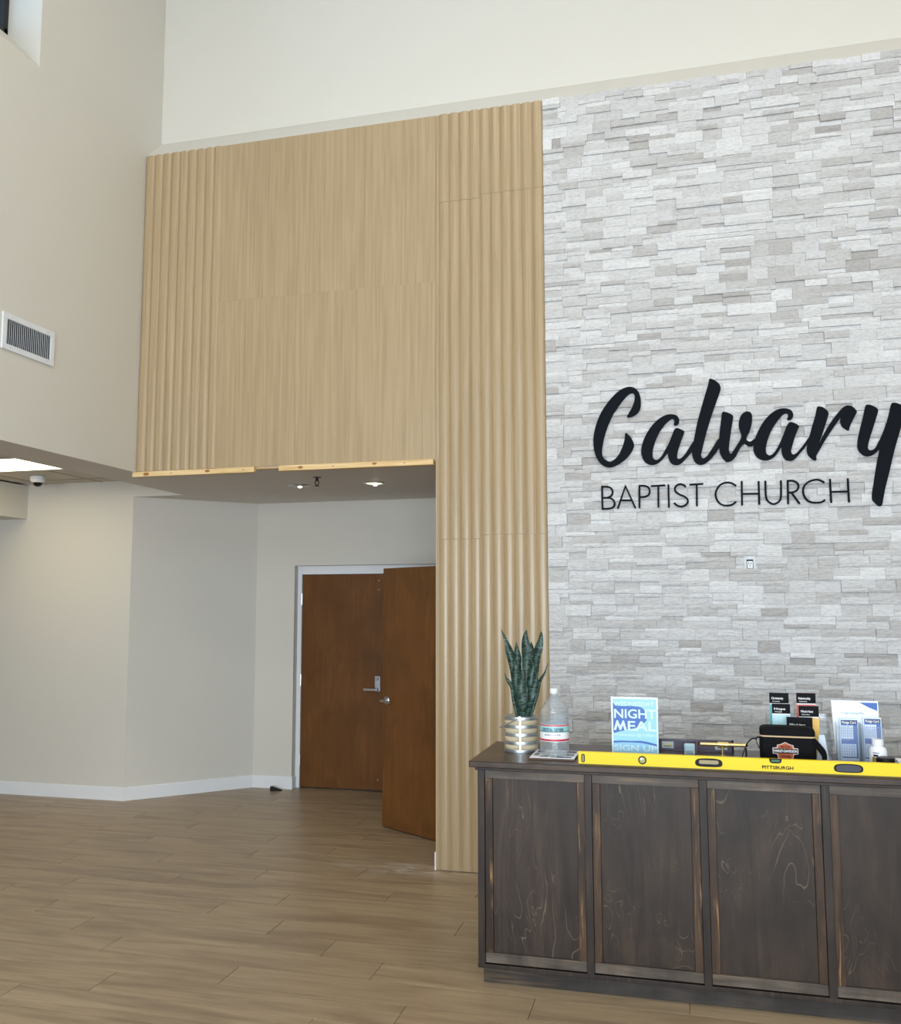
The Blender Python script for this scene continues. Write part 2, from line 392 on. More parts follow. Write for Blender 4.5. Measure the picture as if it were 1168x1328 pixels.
struct('wall_light_stop', MB().box(-4.3, -1.4, YD + .26, YD + .30, 0, ZS), 'wall')  # unseen wall added to stop outside light leaking under the doors
struct('wall_closet', MB().box(-.35, -.25, .41, 2.5, 0, ZS).box(XB + .12, -.35, 2.4, 2.5, 0, ZS).box(XB + .12, -.35, .41, 2.4, ZS - .1, ZS), 'wall')
# bulkhead over the corridor, grid ceiling with its tiles
struct('trim_1', MB().box(-9.2, -6.085, YF, YB, 2.566, ZG - .01), 'wall')
gc = struct('ceiling', MB().box(-9.2, XS, YF, YB, ZG + .012, ZG + .06), 'tile')
gx = [XS, -4.67, -5.28, -5.89, -6.085]; gy = [YB, 1.135, .565]
yy = -.045
while yy > -6: gy.append(yy); yy -= .61
bars = MB()
for i in range(len(gy) - 1):
    xs = [XS, -5.045, -6.085] if i == 2 else gx
    for j in range(len(xs) - 1):
        if i == 2 and j == 1: continue
        part('ceiling_tile', MB().box(xs[j + 1] + .012, xs[j] - .012, gy[i + 1] + .012, gy[i] - .012, ZG + .003, ZG + .012), 'tile', gc)
    for x in xs[1:-1]: bars.box(x - .012, x + .012, gy[i + 1], gy[i], ZG, ZG + .012)
for y in gy[1:]: bars.box(-6.085, XS, y - .012, y + .012, ZG, ZG + .012)
part('ceiling_grid', bars, flat('tbar', rgb(150, 142, 130), .5), gc)
# baseboards
BH, BT = .115, .014
def baseboard(name, pts):
    """a skirting board of BH x BT along a plan polyline, its face on the left of travel"""
    m = MB(); n = len(pts); off = []
    for i, p in enumerate(pts):
        ns = []
        for a, b in ((i - 1, i), (i, i + 1)):
            if a < 0 or b >= n: continue
            d = Vector((pts[b][0] - pts[a][0], pts[b][1] - pts[a][1])).normalized(); ns.append(Vector((d.y, -d.x)))
        v = sum(ns, Vector((0, 0))); v = v / v.length; k = 1 / max(.3, v.dot(ns[0])); off.append(Vector(p) + v * BT * k)
    rows = []
    for p, o in zip(pts, off): rows.append([(p[0], p[1], 0.0), (o.x, o.y, 0.0), (o.x, o.y, BH - .006), ((o.x * .6 + p[0] * .4), (o.y * .6 + p[1] * .4), BH), (p[0], p[1], BH)])
    m.grid(rows)
    for r in (0, (n - 1) * 5): m.f.append((r, r + 1, r + 2, r + 3, r + 4))
    return struct(name, m, 'trim')
e = .0008; c45 = .7071 * e
baseboard('baseboard_corridor', [(-9.1, YB - e), (XE - .0003, YB - e), (XF + c45, YD - e - .0003), (DX0 - .001, YD - e), (DX0 + .0008, YD + .06)])
baseboard('baseboard_alcove', [(XB + .0012, HY - .08), (XB + .0012, .006)])

# ------------------------------------------------------------------ oak cladding
ND = 14
def flute_mesh(h, wd=.0745, A=.0140, p=2.7):
    m = MB(); r0 = []; r1 = []
    for i in range(ND + 1):
        t = i / ND; y = -A * (1 - abs(2 * t - 1) ** p)
        r0.append((t * wd, y, 0)); r1.append((t * wd, y, h))
    m.grid([r0, r1])
    k = ND + 1; m.f.append(tuple(range(k, 2 * k))); m.f.append(tuple(range(k))[::-1])
    return m.mesh('slat', smooth=.5)
def fluted(x0, n, z0, z1, wd, margin=0):
    p = part('fluted_panel', MB().box(x0 - margin, x0 + n * wd, .0035, .0115, z0, z1), 'oak', wall_back)
    me = flute_mesh(z1 - z0 - .0015, wd)
    for i in range(n): part('slat', me, 'oak', p, loc=(x0 + i * wd, .0036, z0 + .0007))
    return p
fluted(XA + .004, 9, ZS + .002, ZT, .0738)
xf0 = -1.628; wf = (XC - xf0) / 10
for z0, z1 in ((.004, 2.186), (2.186, 4.586), (4.586, ZT)): fluted(xf0, 4, z0, z1, wf, .022)
for z0, z1 in ((.004, 2.212), (2.212, 4.612), (4.612, ZT)): fluted(xf0 + 4 * wf, 6, z0, z1, wf)
xs = [-3.340, -3.125, -2.811, -2.495, -2.185, -1.877, -1.651]
for i in range(6):
    for z0, z1 in ((ZS + .002, 4.012), (4.012, ZT)):
        part('flat_panel', MB().box(xs[i] + .0003, xs[i + 1] - .0003, .000, .0115, z0 + .0002, z1 - .0002), 'oak', wall_back)
part('edge_strip', MB().box(XB - .002, XB + .0118, -.002, .404, .02, ZS), 'oak', wall_back)
# raw pine boards nailed under the cladding
def pine_board(label, x0, x1, knots, nails):
    b = thing('pine_board', label, 'board', (x0, 0, 2.704), group='raw pine boards under the oak cladding')
    part('board', MB().box(0, x1 - x0, -.022, .016, 0, .0385), 'pine', b, .002)
    for kx, kz, r in knots: part('knot', MB().lathe([(0, -.0002), (r * .6, -.0006), (r, 0), (r, .003)], (0, 0, 0), 12, 'y'), 'knot', b, loc=(kx, -.0222, kz)).scale = (1.5, 1, .72)
    for kx in nails: part('nail_hole', MB().lathe([(0, -.0006), (.004, -.0006), (.004, .002)], (kx, -.022, .02), 8, 'y'), 'dark', b)
pine_board('raw pine board nailed under the left fluted panel and end of flat panel', XA - .012, -3.016, [(.12, .018, .017), (.63, .022, .014)], [.33, .92])
pine_board('raw pine board nailed under the flat oak panel beside the fluted column', -2.821, -1.664, [(.17, .02, .014), (.73, .024, .012)], [.42, .95])
tag(part('pine_board', MB().box(XA, XB, .018, .055, ZS - .012, ZS - .0005), 'pine'), 'thin pine strip behind the two nailed boards at the soffit edge', 'board')

# ------------------------------------------------------------------ stacked stone veneer
stones = []
z = ZT; row = 0; rs = random.Random(11); XEND = 3.58
while z > .02:
    h = rs.choice((.0725, .0745, .0765)); z0 = max(0, z - h)
    x = XC + .002; nx = XC + (.285 if row % 2 else .245) + rs.uniform(-.012, .012)
    if rs.random() < .25: nx -= .12
    while x < XEND:
        wd = nx - x; cell = []
        def rowsplit(xa, xb, za, zb):
            L = xb - xa
            if L > .13 and rs.random() < .78:
                s_ = xa + L * rs.uniform(.36, .64); return [(xa, s_, za, zb), (s_, xb, za, zb)]
            return [(xa, xb, za, zb)]
        r = rs.random(); hz = z - z0
        if wd < .1: cell = [(x, nx, z0, z)]
        elif r < .68:
            s_ = z0 + hz * rs.choice((.34, .40, .60, .66)); cell = rowsplit(x, nx, z0, s_) + rowsplit(x, nx, s_, z)
        elif r < .86:
            sx = x + wd * rs.uniform(.38, .62); s_ = z0 + hz * rs.choice((.35, .65))
            two = [(0, 1), (1, 0)][rs.random() < .5]
            A, B = (x, sx), (sx, nx)
            if two[0]: A, B = B, A
            cell = [(A[0], A[1], z0, z), (B[0], B[1], z0, s_), (B[0], B[1], s_, z)]
        else:
            sx = x + wd * rs.uniform(.38, .62); cell = [(x, sx, z0, z), (sx, nx, z0, z)]
        base = rs.uniform(0, .007)
        for c in cell:
            b = rs.random()
            tone = min(1, max(0, rs.gauss(.62, .12) if b < .76 else (rs.gauss(.32, .09) if b < .88 else rs.gauss(.84, .06))))
            stones.append((c, base + rs.uniform(0, .0155), tone))
        x = nx; nx = min(x + .302 + rs.uniform(-.006, .006), XEND + .01)
    z = z0; row += 1
def stone_geo(c, dep, rs):
    xa, xb, za, zb = c; g = .0005; xa += g; xb -= g; za += g; zb -= g
    NX, NZ = 4, 2; fy = .002 - dep; V = []; Fc = []
    for k in range(NZ + 1):
        for i in range(NX + 1):
            ed = i in (0, NX) or k in (0, NZ)
            jx = 0 if i in (0, NX) else rs.uniform(-.1, .1) * (xb - xa) / NX
            V.append((xa + (xb - xa) * i / NX + jx, fy + (rs.uniform(0, .0022) if ed else -rs.uniform(0, .0035)), za + (zb - za) * k / NZ))
    idx = lambda i, k: k * (NX + 1) + i
    for k in range(NZ):
        for i in range(NX): Fc.append((idx(i, k), idx(i + 1, k), idx(i + 1, k + 1), idx(i, k + 1)))
    ring = [idx(i, 0) for i in range(NX + 1)] + [idx(NX, k) for k in range(1, NZ + 1)] + [idx(i, NZ) for i in range(NX - 1, -1, -1)] + [idx(0, k) for k in range(NZ - 1, 0, -1)]
    n = len(V); V += [(V[r][0], .0118, V[r][2]) for r in ring]
    L = len(ring)
    for i in range(L): Fc.append((ring[i], n + i, n + (i + 1) % L, ring[(i + 1) % L]))
    return V, Fc
def seen(c):
    u, v = px(((c[0] + c[1]) / 2, 0, (c[2] + c[3]) / 2))
    if not (0 < u < 1160 and 20 < v < 958): return 0
    if 765 < u < 1168 and 490 < v < 662: return 0
    if 640 < u < 740 and v > 815 or 790 < u < 855 and v > 900 or u > 980 and v > 895: return 0
    d = np.linalg.norm(np.array([(c[0] + c[1]) / 2, 0, (c[2] + c[3]) / 2]) - CAM)
    return (c[1] - c[0]) * (c[3] - c[2]) / d ** 2
order = sorted(range(len(stones)), key=lambda i: -seen(stones[i][0]))
chosen = set(order[:298]); rs2 = random.Random(5)
allV = []; allF = []; allT = []
def tone_attr(me, vals):
    a = me.attributes.new('tone', 'FLOAT', 'FACE'); a.data.foreach_set('value', vals)
for i, (c, dep, tone) in enumerate(stones):
    V, Fc = stone_geo(c, dep, rs2)
    if i in chosen:
        me = bpy.data.meshes.new('stone'); me.from_pydata(V, [], Fc); tone_attr(me, [tone] * len(Fc)); part('stone', me, 'stone', wall_back)
    else:
        n = len(allV); allV += V; allF += [tuple(n + k for k in f) for f in Fc]; allT += [tone] * len(Fc)
me = bpy.data.meshes.new('stone_veneer'); me.from_pydata(allV, [], allF); tone_attr(me, allT)
sv = part('stone_veneer', me, 'stone', wall_back); sv['kind'] = 'stuff'

# ------------------------------------------------------------------ wall lettering, traced on the stone face
YL = -.030
def A_(x, y): p = at(760 + x / 5.84, 480 + y / 5.84, 1, YL); return (p[0], p[2])
def B_(x, y): p = at(950 + x / 5.358, 480 + y / 5.358, 1, YL); return (p[0], p[2])
sign = thing('wall_sign', 'large black brush script word Calvary mounted on the grey stone wall', 'sign', (0, 0, 0))
TA, TB = 'A', 'B'
GL = [
 ('A', [(308,353),(335,355),(375,335),(402,305),(412,265),(410,205),(395,165),(370,137),(338,126),(300,130),(250,155),(195,205),(140,275),(100,345),(72,420),(55,500),(54,570),(65,630),(90,685),(125,720),(165,735),(205,730),(250,708),(295,675),(335,630),(358,585),(360,560),(352,535),(335,505),(315,485),(300,475),(293,484),(292,510),(285,545),(270,590),(245,640),(215,675),(180,692),(150,682),(128,660),(118,625),(122,575),(135,510),(160,430),(195,350),(235,285),(280,225),(320,182),(345,172),(360,178),(367,200),(362,240),(345,285),(322,325)]),
 ('A', [(663,412),(675,418),(693,412),(702,395),(702,370),(690,348),(665,336),(635,333),(595,342),(550,368),(505,410),(465,465),(435,525),(418,585),(418,635),(430,675),(452,702),(485,716),(520,714),(555,695),(590,660),(614,628),(620,655),(632,690),(655,712),(688,718),(718,706),(755,668),(803,608),(818,533),(790,570),(755,625),(725,660),(700,672),(688,660),(690,630),(700,590),(720,530),(742,470),(735,458),(705,442),(685,438),(668,448),(650,490),(628,545),(600,600),(570,650),(545,675),(522,678),(505,660),(502,620),(512,570),(535,505),(565,450),(600,405),(635,375),(655,368),(665,375),(666,392)]),
 ('A', [(940,64),(960,70),(990,88),(1010,110),(1018,138),(1008,175),(985,240),(955,325),(925,420),(900,510),(878,600),(870,640),(876,662),(892,666),(918,645),(955,590),(1005,515),(1010,578),(970,640),(930,685),(895,710),(860,716),(830,702),(810,670),(800,625),(805,580),(822,490),(840,400),(865,305),(895,200),(925,100),(930,70)]),
 ('V', [(1030,318),(1060,318),(1095,332),(1112,350),(1108,390),(1095,470),(1085,540),(1080,600),(1088,628),(1102,628),(1137,573),(1175,503),(1158,440),(1156,392),(1170,345),(1197,318),(1224,312),(1246,322),(1256,350),(1252,410),(1235,468),(1214,510),(1218,532),(1245,540),(1273,520),(1266,570),(1228,576),(1191,558),(1153,612),(1135,648),(1105,682),(1070,694),(1040,675),(1018,640),(1008,600),(1006,530),(1012,450),(1022,370)]),
 ('B', [(385,347),(405,342),(418,325),(418,300),(405,278),(375,266),(340,265),(300,278),(255,310),(210,362),(175,425),(150,485),(143,535),(150,575),(170,605),(205,624),(245,625),(285,605),(315,570),(338,534),(340,560),(348,595),(370,622),(402,630),(430,618),(465,580),(518,514),(530,465),(505,500),(470,545),(440,578),(415,585),(405,565),(412,530),(430,470),(450,415),(460,392),(445,375),(415,362),(395,362),(380,378),(362,420),(340,475),(315,530),(285,575),(258,592),(235,580),(230,545),(242,485),(268,420),(305,360),(345,312),(370,298),(382,303),(385,320),(378,335)]),
 ('B', [(595,252),(620,255),(648,272),(665,295),(660,325),(640,390),(617,460),(598,515),(625,458),(660,395),(700,335),(740,285),(770,255),(800,244),(830,252),(855,275),(862,292),(845,325),(820,375),(810,405),(805,420),(775,405),(755,380),(748,350),(752,325),(720,370),(680,428),(640,490),(600,560),(580,595),(582,618),(572,627),(550,615),(525,590),(515,560),(518,520),(535,450),(555,380),(575,310),(586,258)]),
 ('B', [(930,240),(960,242),(995,258),(1010,280),(1000,320),(975,400),(950,480),(938,530),(945,552),(965,555),(990,540),(1010,505),(1035,455),(1060,390),(1085,310),(1100,240),(1112,226),(1140,228),(1175,243),(1192,265),(1185,310),(1168,400),(1125,550),(1090,700),(1060,820),(1045,900),(1035,940),(1015,943),(985,920),(970,895),(970,850),(985,750),(1005,630),(1020,552),(1000,570),(970,590),(930,598),(895,580),(870,545),(868,500),(880,430),(905,330),(920,258)]),
]
for i, (k, pts) in enumerate(GL):
    P = catmull([(A_ if k in 'AV' else B_)(*p) for p in pts], 3)
    y0 = YL + (.0004 if i % 2 else 0)
    part('letter', MB().prism(P, y0, y0 + .019), 'sign_black', sign, .0012, seg=1)
    cx = sum(p[0] for p in P) / len(P)
    st = P[len(P) // 3]
# stand-off studs that hold the letters on the stone
for k, x, y in (('A', 130, 380), ('A', 300, 610), ('A', 480, 560), ('A', 920, 300), ('A', 1050, 480), ('B', 200, 500), ('B', 600, 400), ('B', 940, 400), ('B', 1050, 700)):
    p = (A_ if k == 'A' else B_)(x, y); part('stud', MB().lathe([(0, 0), (.004, 0), (.004, .022), (0, .022)], (p[0], YL + .016, p[1]), 8, 'y'), 'steel', sign)
sign2 = thing('wall_sign', 'thin black capital letters BAPTIST CHURCH under the brush script word', 'sign', (0, 0, 0))
def stroke(m, pts, hw, y0, y1):
    """flat bar of half width hw along a polyline in the XZ plane"""
    k = len(pts); L = []; Rr = []
    for i in range(k):
        ds = []
        for a, b in ((i - 1, i), (i, i + 1)):
            if 0 <= a and b < k: ds.append(Vector((pts[b][0] - pts[a][0], pts[b][1] - pts[a][1])).normalized())
        d = sum(ds, Vector((0, 0))).normalized(); n = Vector((-d.y, d.x)); s_ = hw / max(.5, n.dot(Vector((-ds[0].y, ds[0].x))))
        L.append((pts[i][0] + n.x * s_, pts[i][1] + n.y * s_)); Rr.append((pts[i][0] - n.x * s_, pts[i][1] - n.y * s_))
    m.prism(L + Rr[::-1], y0, y1)
LT = [
 ('A', [[(118,876),(122,1054)], [(118,882),(160,882),(188,895),(199,920),(190,948),(163,964),(122,967)], [(122,967),(175,967),(204,984),(215,1010),(204,1035),(175,1047),(122,1050)]]),
 ('A', [[(238,1046),(296,876),(371,1042)], [(262,985),(343,985)]]),
 ('A', [[(402,870),(402,1040)], [(402,875),(440,875),(470,888),(480,915),(470,945),(440,958),(402,960)]]),
 ('A', [[(492,877),(596,871)], [(545,875),(546,1038)]]),
 ('A', [[(621,866),(626,1038)]]),
 ('A', [[(752,882),(735,868),(710,862),(685,872),(670,895),(678,920),(705,940),(740,955),(765,975),(768,1000),(750,1022),(720,1032),(690,1025),(665,1005)]]),
 ('A', [[(785,866),(886,860)], [(836,862),(838,1030)]]),
 ('A', [[(1135,875),(1100,855),(1060,850),(1015,868),(985,910),(980,950),(995,990),(1025,1018),(1065,1025),(1105,1018),(1135,995)]]),
 ('B', [[(62,770),(65,937)], [(180,770),(185,934)], [(64,859),(183,857)]]),
 ('B', [[(227,768),(230,870),(245,910),(282,930),(318,915),(335,880),(335,766)]]),
 ('B', [[(382,763),(385,928)], [(382,768),(420,768),(450,785),(457,810),(445,835),(415,848),(385,850)], [(408,849),(466,928)]]),
 ('B', [[(638,780),(600,762),(565,762),(520,780),(492,815),(492,860),(515,900),(550,918),(590,920),(620,915),(642,900)]]),
 ('B', [[(676,755),(685,922)], [(800,750),(809,919)], [(682,845),(806,842)]]),
]
for k, strokes in LT:
    m = MB()
    for i, st in enumerate(strokes):
        P = [(A_ if k == 'A' else B_)(*p) for p in st]
        if len(P) > 3:   # smooth the curved strokes
            Q = [P[0]]
            for a in range(len(P) - 1):
                p0, p1, p2, p3 = P[max(a - 1, 0)], P[a], P[a + 1], P[min(a + 2, len(P) - 1)]
                for tt in (1 / 3, 2 / 3, 1): Q.append(tuple(.5 * (2 * p1[c] + (p2[c] - p0[c]) * tt + (2 * p0[c] - 5 * p1[c] + 4 * p2[c] - p3[c]) * tt * tt + (3 * p1[c] - p0[c] - 3 * p2[c] + p3[c]) * tt ** 3) for c in (0, 1)))
            P = Q
        stroke(m, P, .0056, YL + .004 + i * .0004, YL + .018)
    part('letter', m, 'sign_black', sign2)
    p = (A_ if k == 'A' else B_)(*strokes[0][0]); p2 = (A_ if k == 'A' else B_)(*strokes[0][-1])
    for q_ in (p, p2): part('stud', MB().lathe([(0, 0), (.0042, 0), (.0042, .016), (0, .016)], (q_[0], YL + .017, q_[1]), 6, 'y'), 'black', sign2)
# power outlet on the stone
ox, oz = .390, 1.990
ou = thing('wall_outlet', 'grey power outlet with two pins on the stone wall below the lettering', 'outlet', (ox, -.014, oz))
part('cover_plate', MB().box(-.036, .036, 0, .012, -.055, .055), flat('outlet_plate', rgb(196, 200, 204), .4), ou, .003)
part('receptacle_frame', MB().box(-.020, .020, -.002, .003, -.030, .030), 'black', ou, .001)
part('receptacle', MB().box(-.0165, .0165, -.0035, .003, -.024, .020), 'white_metal', ou, .001)
for x, zz, wd, hh in ((-.007, .006, .002, .009), (.007, .006, .002, .008), (0, -.008, .0035, .004)): part('slot', MB().box(x - wd, x + wd, -.0042, 0, zz - hh / 1.4, zz + hh / 1.4), 'dark', ou)
for zz in (-.044, .044): part('screw', MB().lathe([(0, -.001), (.003, -.001), (.003, .002)], (0, 0, zz), 8, 'y'), 'steel', ou)

# ------------------------------------------------------------------ doors
LV = 2.335
fr1 = struct('trim_2', MB().box(DX0 + .001, DX0 + .045, YD + .075, YD + .16, 0, DZ - .001).box(DX1 - .045, DX1 - .001, YD + .075, YD + .16, 0, DZ - .001).box(DX0 + .045, DX1 - .045, YD + .075, YD + .16, DZ - .085, DZ - .001), 'trim', .003)
def leaf(name, L, H):
    d = bpy.data.objects.new(name, None); col.objects.link(d); d['kind'] = 'structure'
    part('leaf', MB().box(0, L, 0, .044, .01, H), 'door', d, .0015); return d
DW = .915
d1 = leaf('door_1', DW - .004, 2.036); d1.location = (-3.665 + .024, YD + .088, 0)
def lever_plate(parent, x, zz):
    pl = part('lock_plate', MB().box(x - .026, x + .026, -.010, 0, zz - .02, zz + .125), flat('satin_nickel', rgb(178, 184, 196), .35, .85), parent, .003)
    part('cylinder', MB().lathe([(0, -.008), (.010, -.008), (.014, -.005), (.015, 0)], (x, -.010, zz + .098), 16, 'y'), 'steel', pl)
    part('spindle', MB().lathe([(0, -.04), (.009, -.04), (.009, 0)], (x, -.010, zz), 12, 'y'), 'black', pl)
    part('lever', MB().box(x - .125, x + .012, -.058, -.042, zz - .012, zz + .012), 'steel', pl, .004)
lever_plate(d1, .782, .945)
for zz in (1.80, 1.02, .26):
    part('hinge', MB().box(-.016, .004, -.006, .004, zz - .055, zz + .055).lathe([(0, 0), (.006, 0), (.006, .11), (0, .11)], (-.004, -.007, zz - .055), 8), 'steel', d1)
for zz in (1.975, 1.888, .105): part('bolt_hole', MB().lathe([(0, -.001), (.005, -.001), (.005, .002)], (.788, 0, zz), 8, 'y'), 'brass', d1)
d3 = leaf('door_3', DW - .004, 2.036); d3.location = (-3.665 + .024 + DW, YD + .088, 0)
part('pull_plate', MB().box(.05, .12, -.004, 0, .95, 1.25), 'steel', d3, .002)
# second door standing open into the alcove
d2 = leaf('door_2', .914, 2.036); d2.location = (-2.373, 1.017, 0); d2.rotation_euler = (0, 0, math.atan2(-.343, .537))
rs_ = part('rose', MB().lathe([(0, -.010), (.028, -.010), (.034, -.004), (.035, 0)], (.052, 0, .985), 24, 'y'), 'steel', d2)
part('spindle', MB().lathe([(0, -.052), (.010, -.052), (.012, 0)], (.052, -.008, .985), 12, 'y'), 'steel', rs_)
part('lever', MB().tube([(.045, -.055, .985), (.08, -.058, .985), (.12, -.056, .982), (.155, -.05, .978)], [.011, .010, .009, .008], 10), 'steel', rs_)
part('rose', MB().lathe([(0, .054), (.028, .054), (.035, .044)], (.052, 0, .985), 24, 'y'), 'steel', d2)
part('lever', MB().tube([(.045, .10, .985), (.09, .10, .985), (.15, .094, .978)], [.011, .010, .008], 10), 'steel', d2)
part('latch', MB().box(-.008, .004, .014, .030, .972, .998), 'brass', d2, .001)
for zz in (1.82, 1.02, .24): part('hinge', MB().box(.905, .930, .034, .050, zz - .05, zz + .05), 'steel', d2)
struct('trim_3', MB().box(XB - .012, XB + .13, HY - .0195, HY + .02, 0, 2.08).box(XB - .012, XB + .13, HY + .93, HY + .9495, 0, 2.08), 'trim')
# rubber wedge on the floor
p = at(358, 1025.5, 2, 0)
wd = tag(part('door_wedge', MB().prism([(-.055, 0), (.055, 0), (.055, .006), (-.035, .04), (-.055, .04)], -.02, .02, 'xz'), 'black', None, .003), 'black rubber door wedge lying on the floor by the alcove baseboard', 'door wedge')
wd.location = (p[0], p[1], 0); wd.rotation_euler = (0, 0, .25)

# ------------------------------------------------------------------ ceiling fittings
cl = thing('ceiling_light', 'lit rectangular troffer panel in the low corridor ceiling', 'ceiling light', (-5.66, .26, ZG - .004))
part('frame', MB().box(-.61, .61, -.295, -.275, 0, .03).box(-.61, .61, .275, .295, 0, .03).box(-.61, -.59, -.275, .275, 0, .03).box(.59, .61, -.275, .275, 0, .03), 'white_metal', cl, .002)
part('diffuser', MB().box(-.59, .59, -.275, .275, .004, .012), 'diffuser', cl)
p = at(49.3, 617.8, 2, ZG)
sc_cam = thing('security_camera', 'small white dome security camera on the corridor ceiling beside the troffer', 'security camera', (p[0], p[1], ZG))
part('mount', MB().lathe([(0, 0), (.062, 0), (.066, -.012), (.064, -.040), (.052, -.052), (0, -.052)][::-1], (0, 0, 0), 28), 'white_metal', sc_cam, smooth=.6)
part('dome', MB().lathe([(0, -.094), (.015, -.092), (.030, -.084), (.040, -.070), (.044, -.052), (0, -.052)], (0, 0, 0), 28), flat('smoked_dome', rgb(14, 13, 13), .12), sc_cam, smooth=.6)
part('dome_ring', MB().lathe([(.043, -.056), (.050, -.058), (.050, -.050), (.043, -.050)], (0, 0, 0), 28), 'white_metal', sc_cam, smooth=.6)
def downlight(x, y, label, lit):
    d = thing('downlight', label, 'ceiling light', (x, y, ZS), group='recessed downlights in the alcove soffit')
    part('trim_ring', MB().lathe([(.070, -.004), (.088, -.006), (.095, -.001), (.095, .0), (.070, .0)], (0, 0, 0), 36), 'steel', d, smooth=.6)
    part('reflector', MB().lathe([(0, -.012), (.030, -.0105), (.060, -.0065), (.071, -.003)], (0, 0, 0), 36), emit('glow_reflector_%d' % lit, (1, .90, .72, 1), .9) if lit > 20 else flat('reflector', rgb(150, 148, 140), .25, .9), d, smooth=.6)  # brighter one glows by itself, standing in for lamplight on the reflector
    part('bulb', MB().lathe([(0, -.022), (.012, -.020), (.018, -.014), (.018, -.008)], (0.01, .0, 0), 20), emit('lit_lamp_%d' % lit, (1, .88, .68, 1), lit), d, smooth=.6)
p1 = at(387.5, 629.5, 2, ZS); p2 = at(485, 626.5, 2, ZS)
downlight(p1[0], p1[1], 'dimmer recessed downlight in the alcove soffit, nearer the angled wall', 10)
downlight(p2[0], p2[1], 'brighter recessed downlight in the alcove soffit, nearer the fluted column', 40)
p = at(411, 619, 2, ZS)
sp = thing('fire_sprinkler', 'small dark fire sprinkler head hanging from the alcove soffit', 'sprinkler', (p[0], p[1], ZS))
part('escutcheon', MB().lathe([(0, -.006), (.030, -.005), (.036, 0), (0, 0)], (0, 0, 0), 20), flat('chrome_plate', rgb(110, 104, 98), .4, .7), sp)
part('body', MB().lathe([(0, -.03), (.010, -.03), (.012, -.006), (0, -.005)], (0, 0, 0), 12), 'black', sp)
part('frame_arms', MB().tube([(-.010, 0, -.026), (-.015, 0, -.045), (-.004, 0, -.066)], .004, 6).tube([(.010, 0, -.026), (.015, 0, -.045), (.004, 0, -.066)], .004, 6), 'black', sp)
part('deflector', MB().lathe([(0, -.072), (.020, -.070), (.020, -.067), (0, -.066)], (0, 0, 0), 14), 'black', sp)
# air vent on the left wall
vy0, vy1, vz0, vz1 = -1.435, -.966, 3.308, 3.538
v = thing('air_vent', 'white metal air return grille with vertical blades on the left wall', 'vent', (XA, (vy0 + vy1) / 2, (vz0 + vz1) / 2))
hw, hh = (vy1 - vy0) / 2, (vz1 - vz0) / 2; b = .036
part('frame', MB().box(.0005, .012, -hw, hw, hh - b, hh).box(.0005, .012, -hw, hw, -hh, -hh + b).box(.0005, .012, -hw, -hw + b, -hh + b, hh - b).box(.0005, .012, hw - b, hw, -hh + b, hh - b), 'white_metal', v, .002)
part('duct_shade', MB().box(.0003, .0008, -hw + b, hw - b, -hh + b, hh - b), 'dark', v)  # flat dark sheet stands in for the shade behind the blades
bl = MB().prism([(.001, .0045), (.010, -.0005), (.010, .0015), (.001, .0065)], -hh + b, hh - b, 'xy').mesh('blade')
for i in range(23): part('blade', bl, 'white_metal', v, loc=(0, -hw + b + .006 + i * (2 * hw - 2 * b - .014) / 22, 0))
for y in (-hw + .07, hw - .07):
    for zz in (-hh + .018, hh - .018): part('screw', MB().lathe([(0, .0135), (.003, .0135), (.004, .012)][::-1], (0, y, zz), 8, 'x'), 'steel', v)

# ------------------------------------------------------------------ reception desk
desk = thing('reception_desk', 'long dark stained wooden reception desk with framed plywood panels', 'desk', (0, 0, 0))
ZD = 1.017; YT0, YT1 = -1.762, -1.125; XD0, XD1 = -1.004, 2.15
YP = -1.700
part('top', MB().box(XD0, XD1, YT0, YT1, ZD - .029, ZD), 'desk_top', desk, .004)
part('top_molding', MB().box(XD0 + .022, XD1 - .02, YT0 + .035, YT1 - .02, ZD - .046, ZD - .0292), 'desk_post', desk, .002)
part('carcass', MB().box(XD0 + .034, XD1 - .034, YP + .026, YT1 - .05, .075, ZD - .0465), 'desk_post', desk)
part('plinth', MB().box(XD0 + .045, XD1 - .045, YP + .040, YT1 - .08, 0, .075), 'desk_plinth', desk, .002)
part('plinth_cap', MB().box(XD0 + .026, XD1 - .03, YP + .001, YP + .0398, .0755, .094), 'desk_post', desk, .002)
posts = [(-.975, -.942)] + [(-.4755 + i * .5055, -.4425 + i * .5055) for i in range(6)]
for i, (a, b) in enumerate(posts):
    z0 = .0945
    part('post', MB().box(a, b, YP - .004, YP + .0255, z0, ZD - .0465), 'desk_post', desk, .0015)
    if i == len(posts) - 1: break
    xa, xb = b, posts[i + 1][0]
    part('rail', MB().box(xa + .0005, xb - .0005, YP + .006, YP + .0255, .929, ZD - .0465), 'desk_rail', desk, .0015)
    part('rail', MB().box(xa + .0005, xb - .0005, YP + .006, YP + .0255, .1, .144), 'desk_rail', desk, .0015)
    part('stile', MB().box(xa + .0005, xa + .036, YP + .008, YP + .0255, .1445, .9285), 'desk_stile', desk, .0015)
    part('stile', MB().box(xb - .036, xb - .0005, YP + .008, YP + .0255, .1445, .9285), 'desk_stile', desk, .0015)
    part('panel', MB().box(xa + .0365, xb - .0365, YP + .020, YP + .0257, .145, .928), 'desk_panel', desk)
part('side_panel', MB().box(XD0 + .0300, XD0 + .0338, YP + .026, YT1 - .05, .0945, ZD - .0465), 'desk_panel', desk)

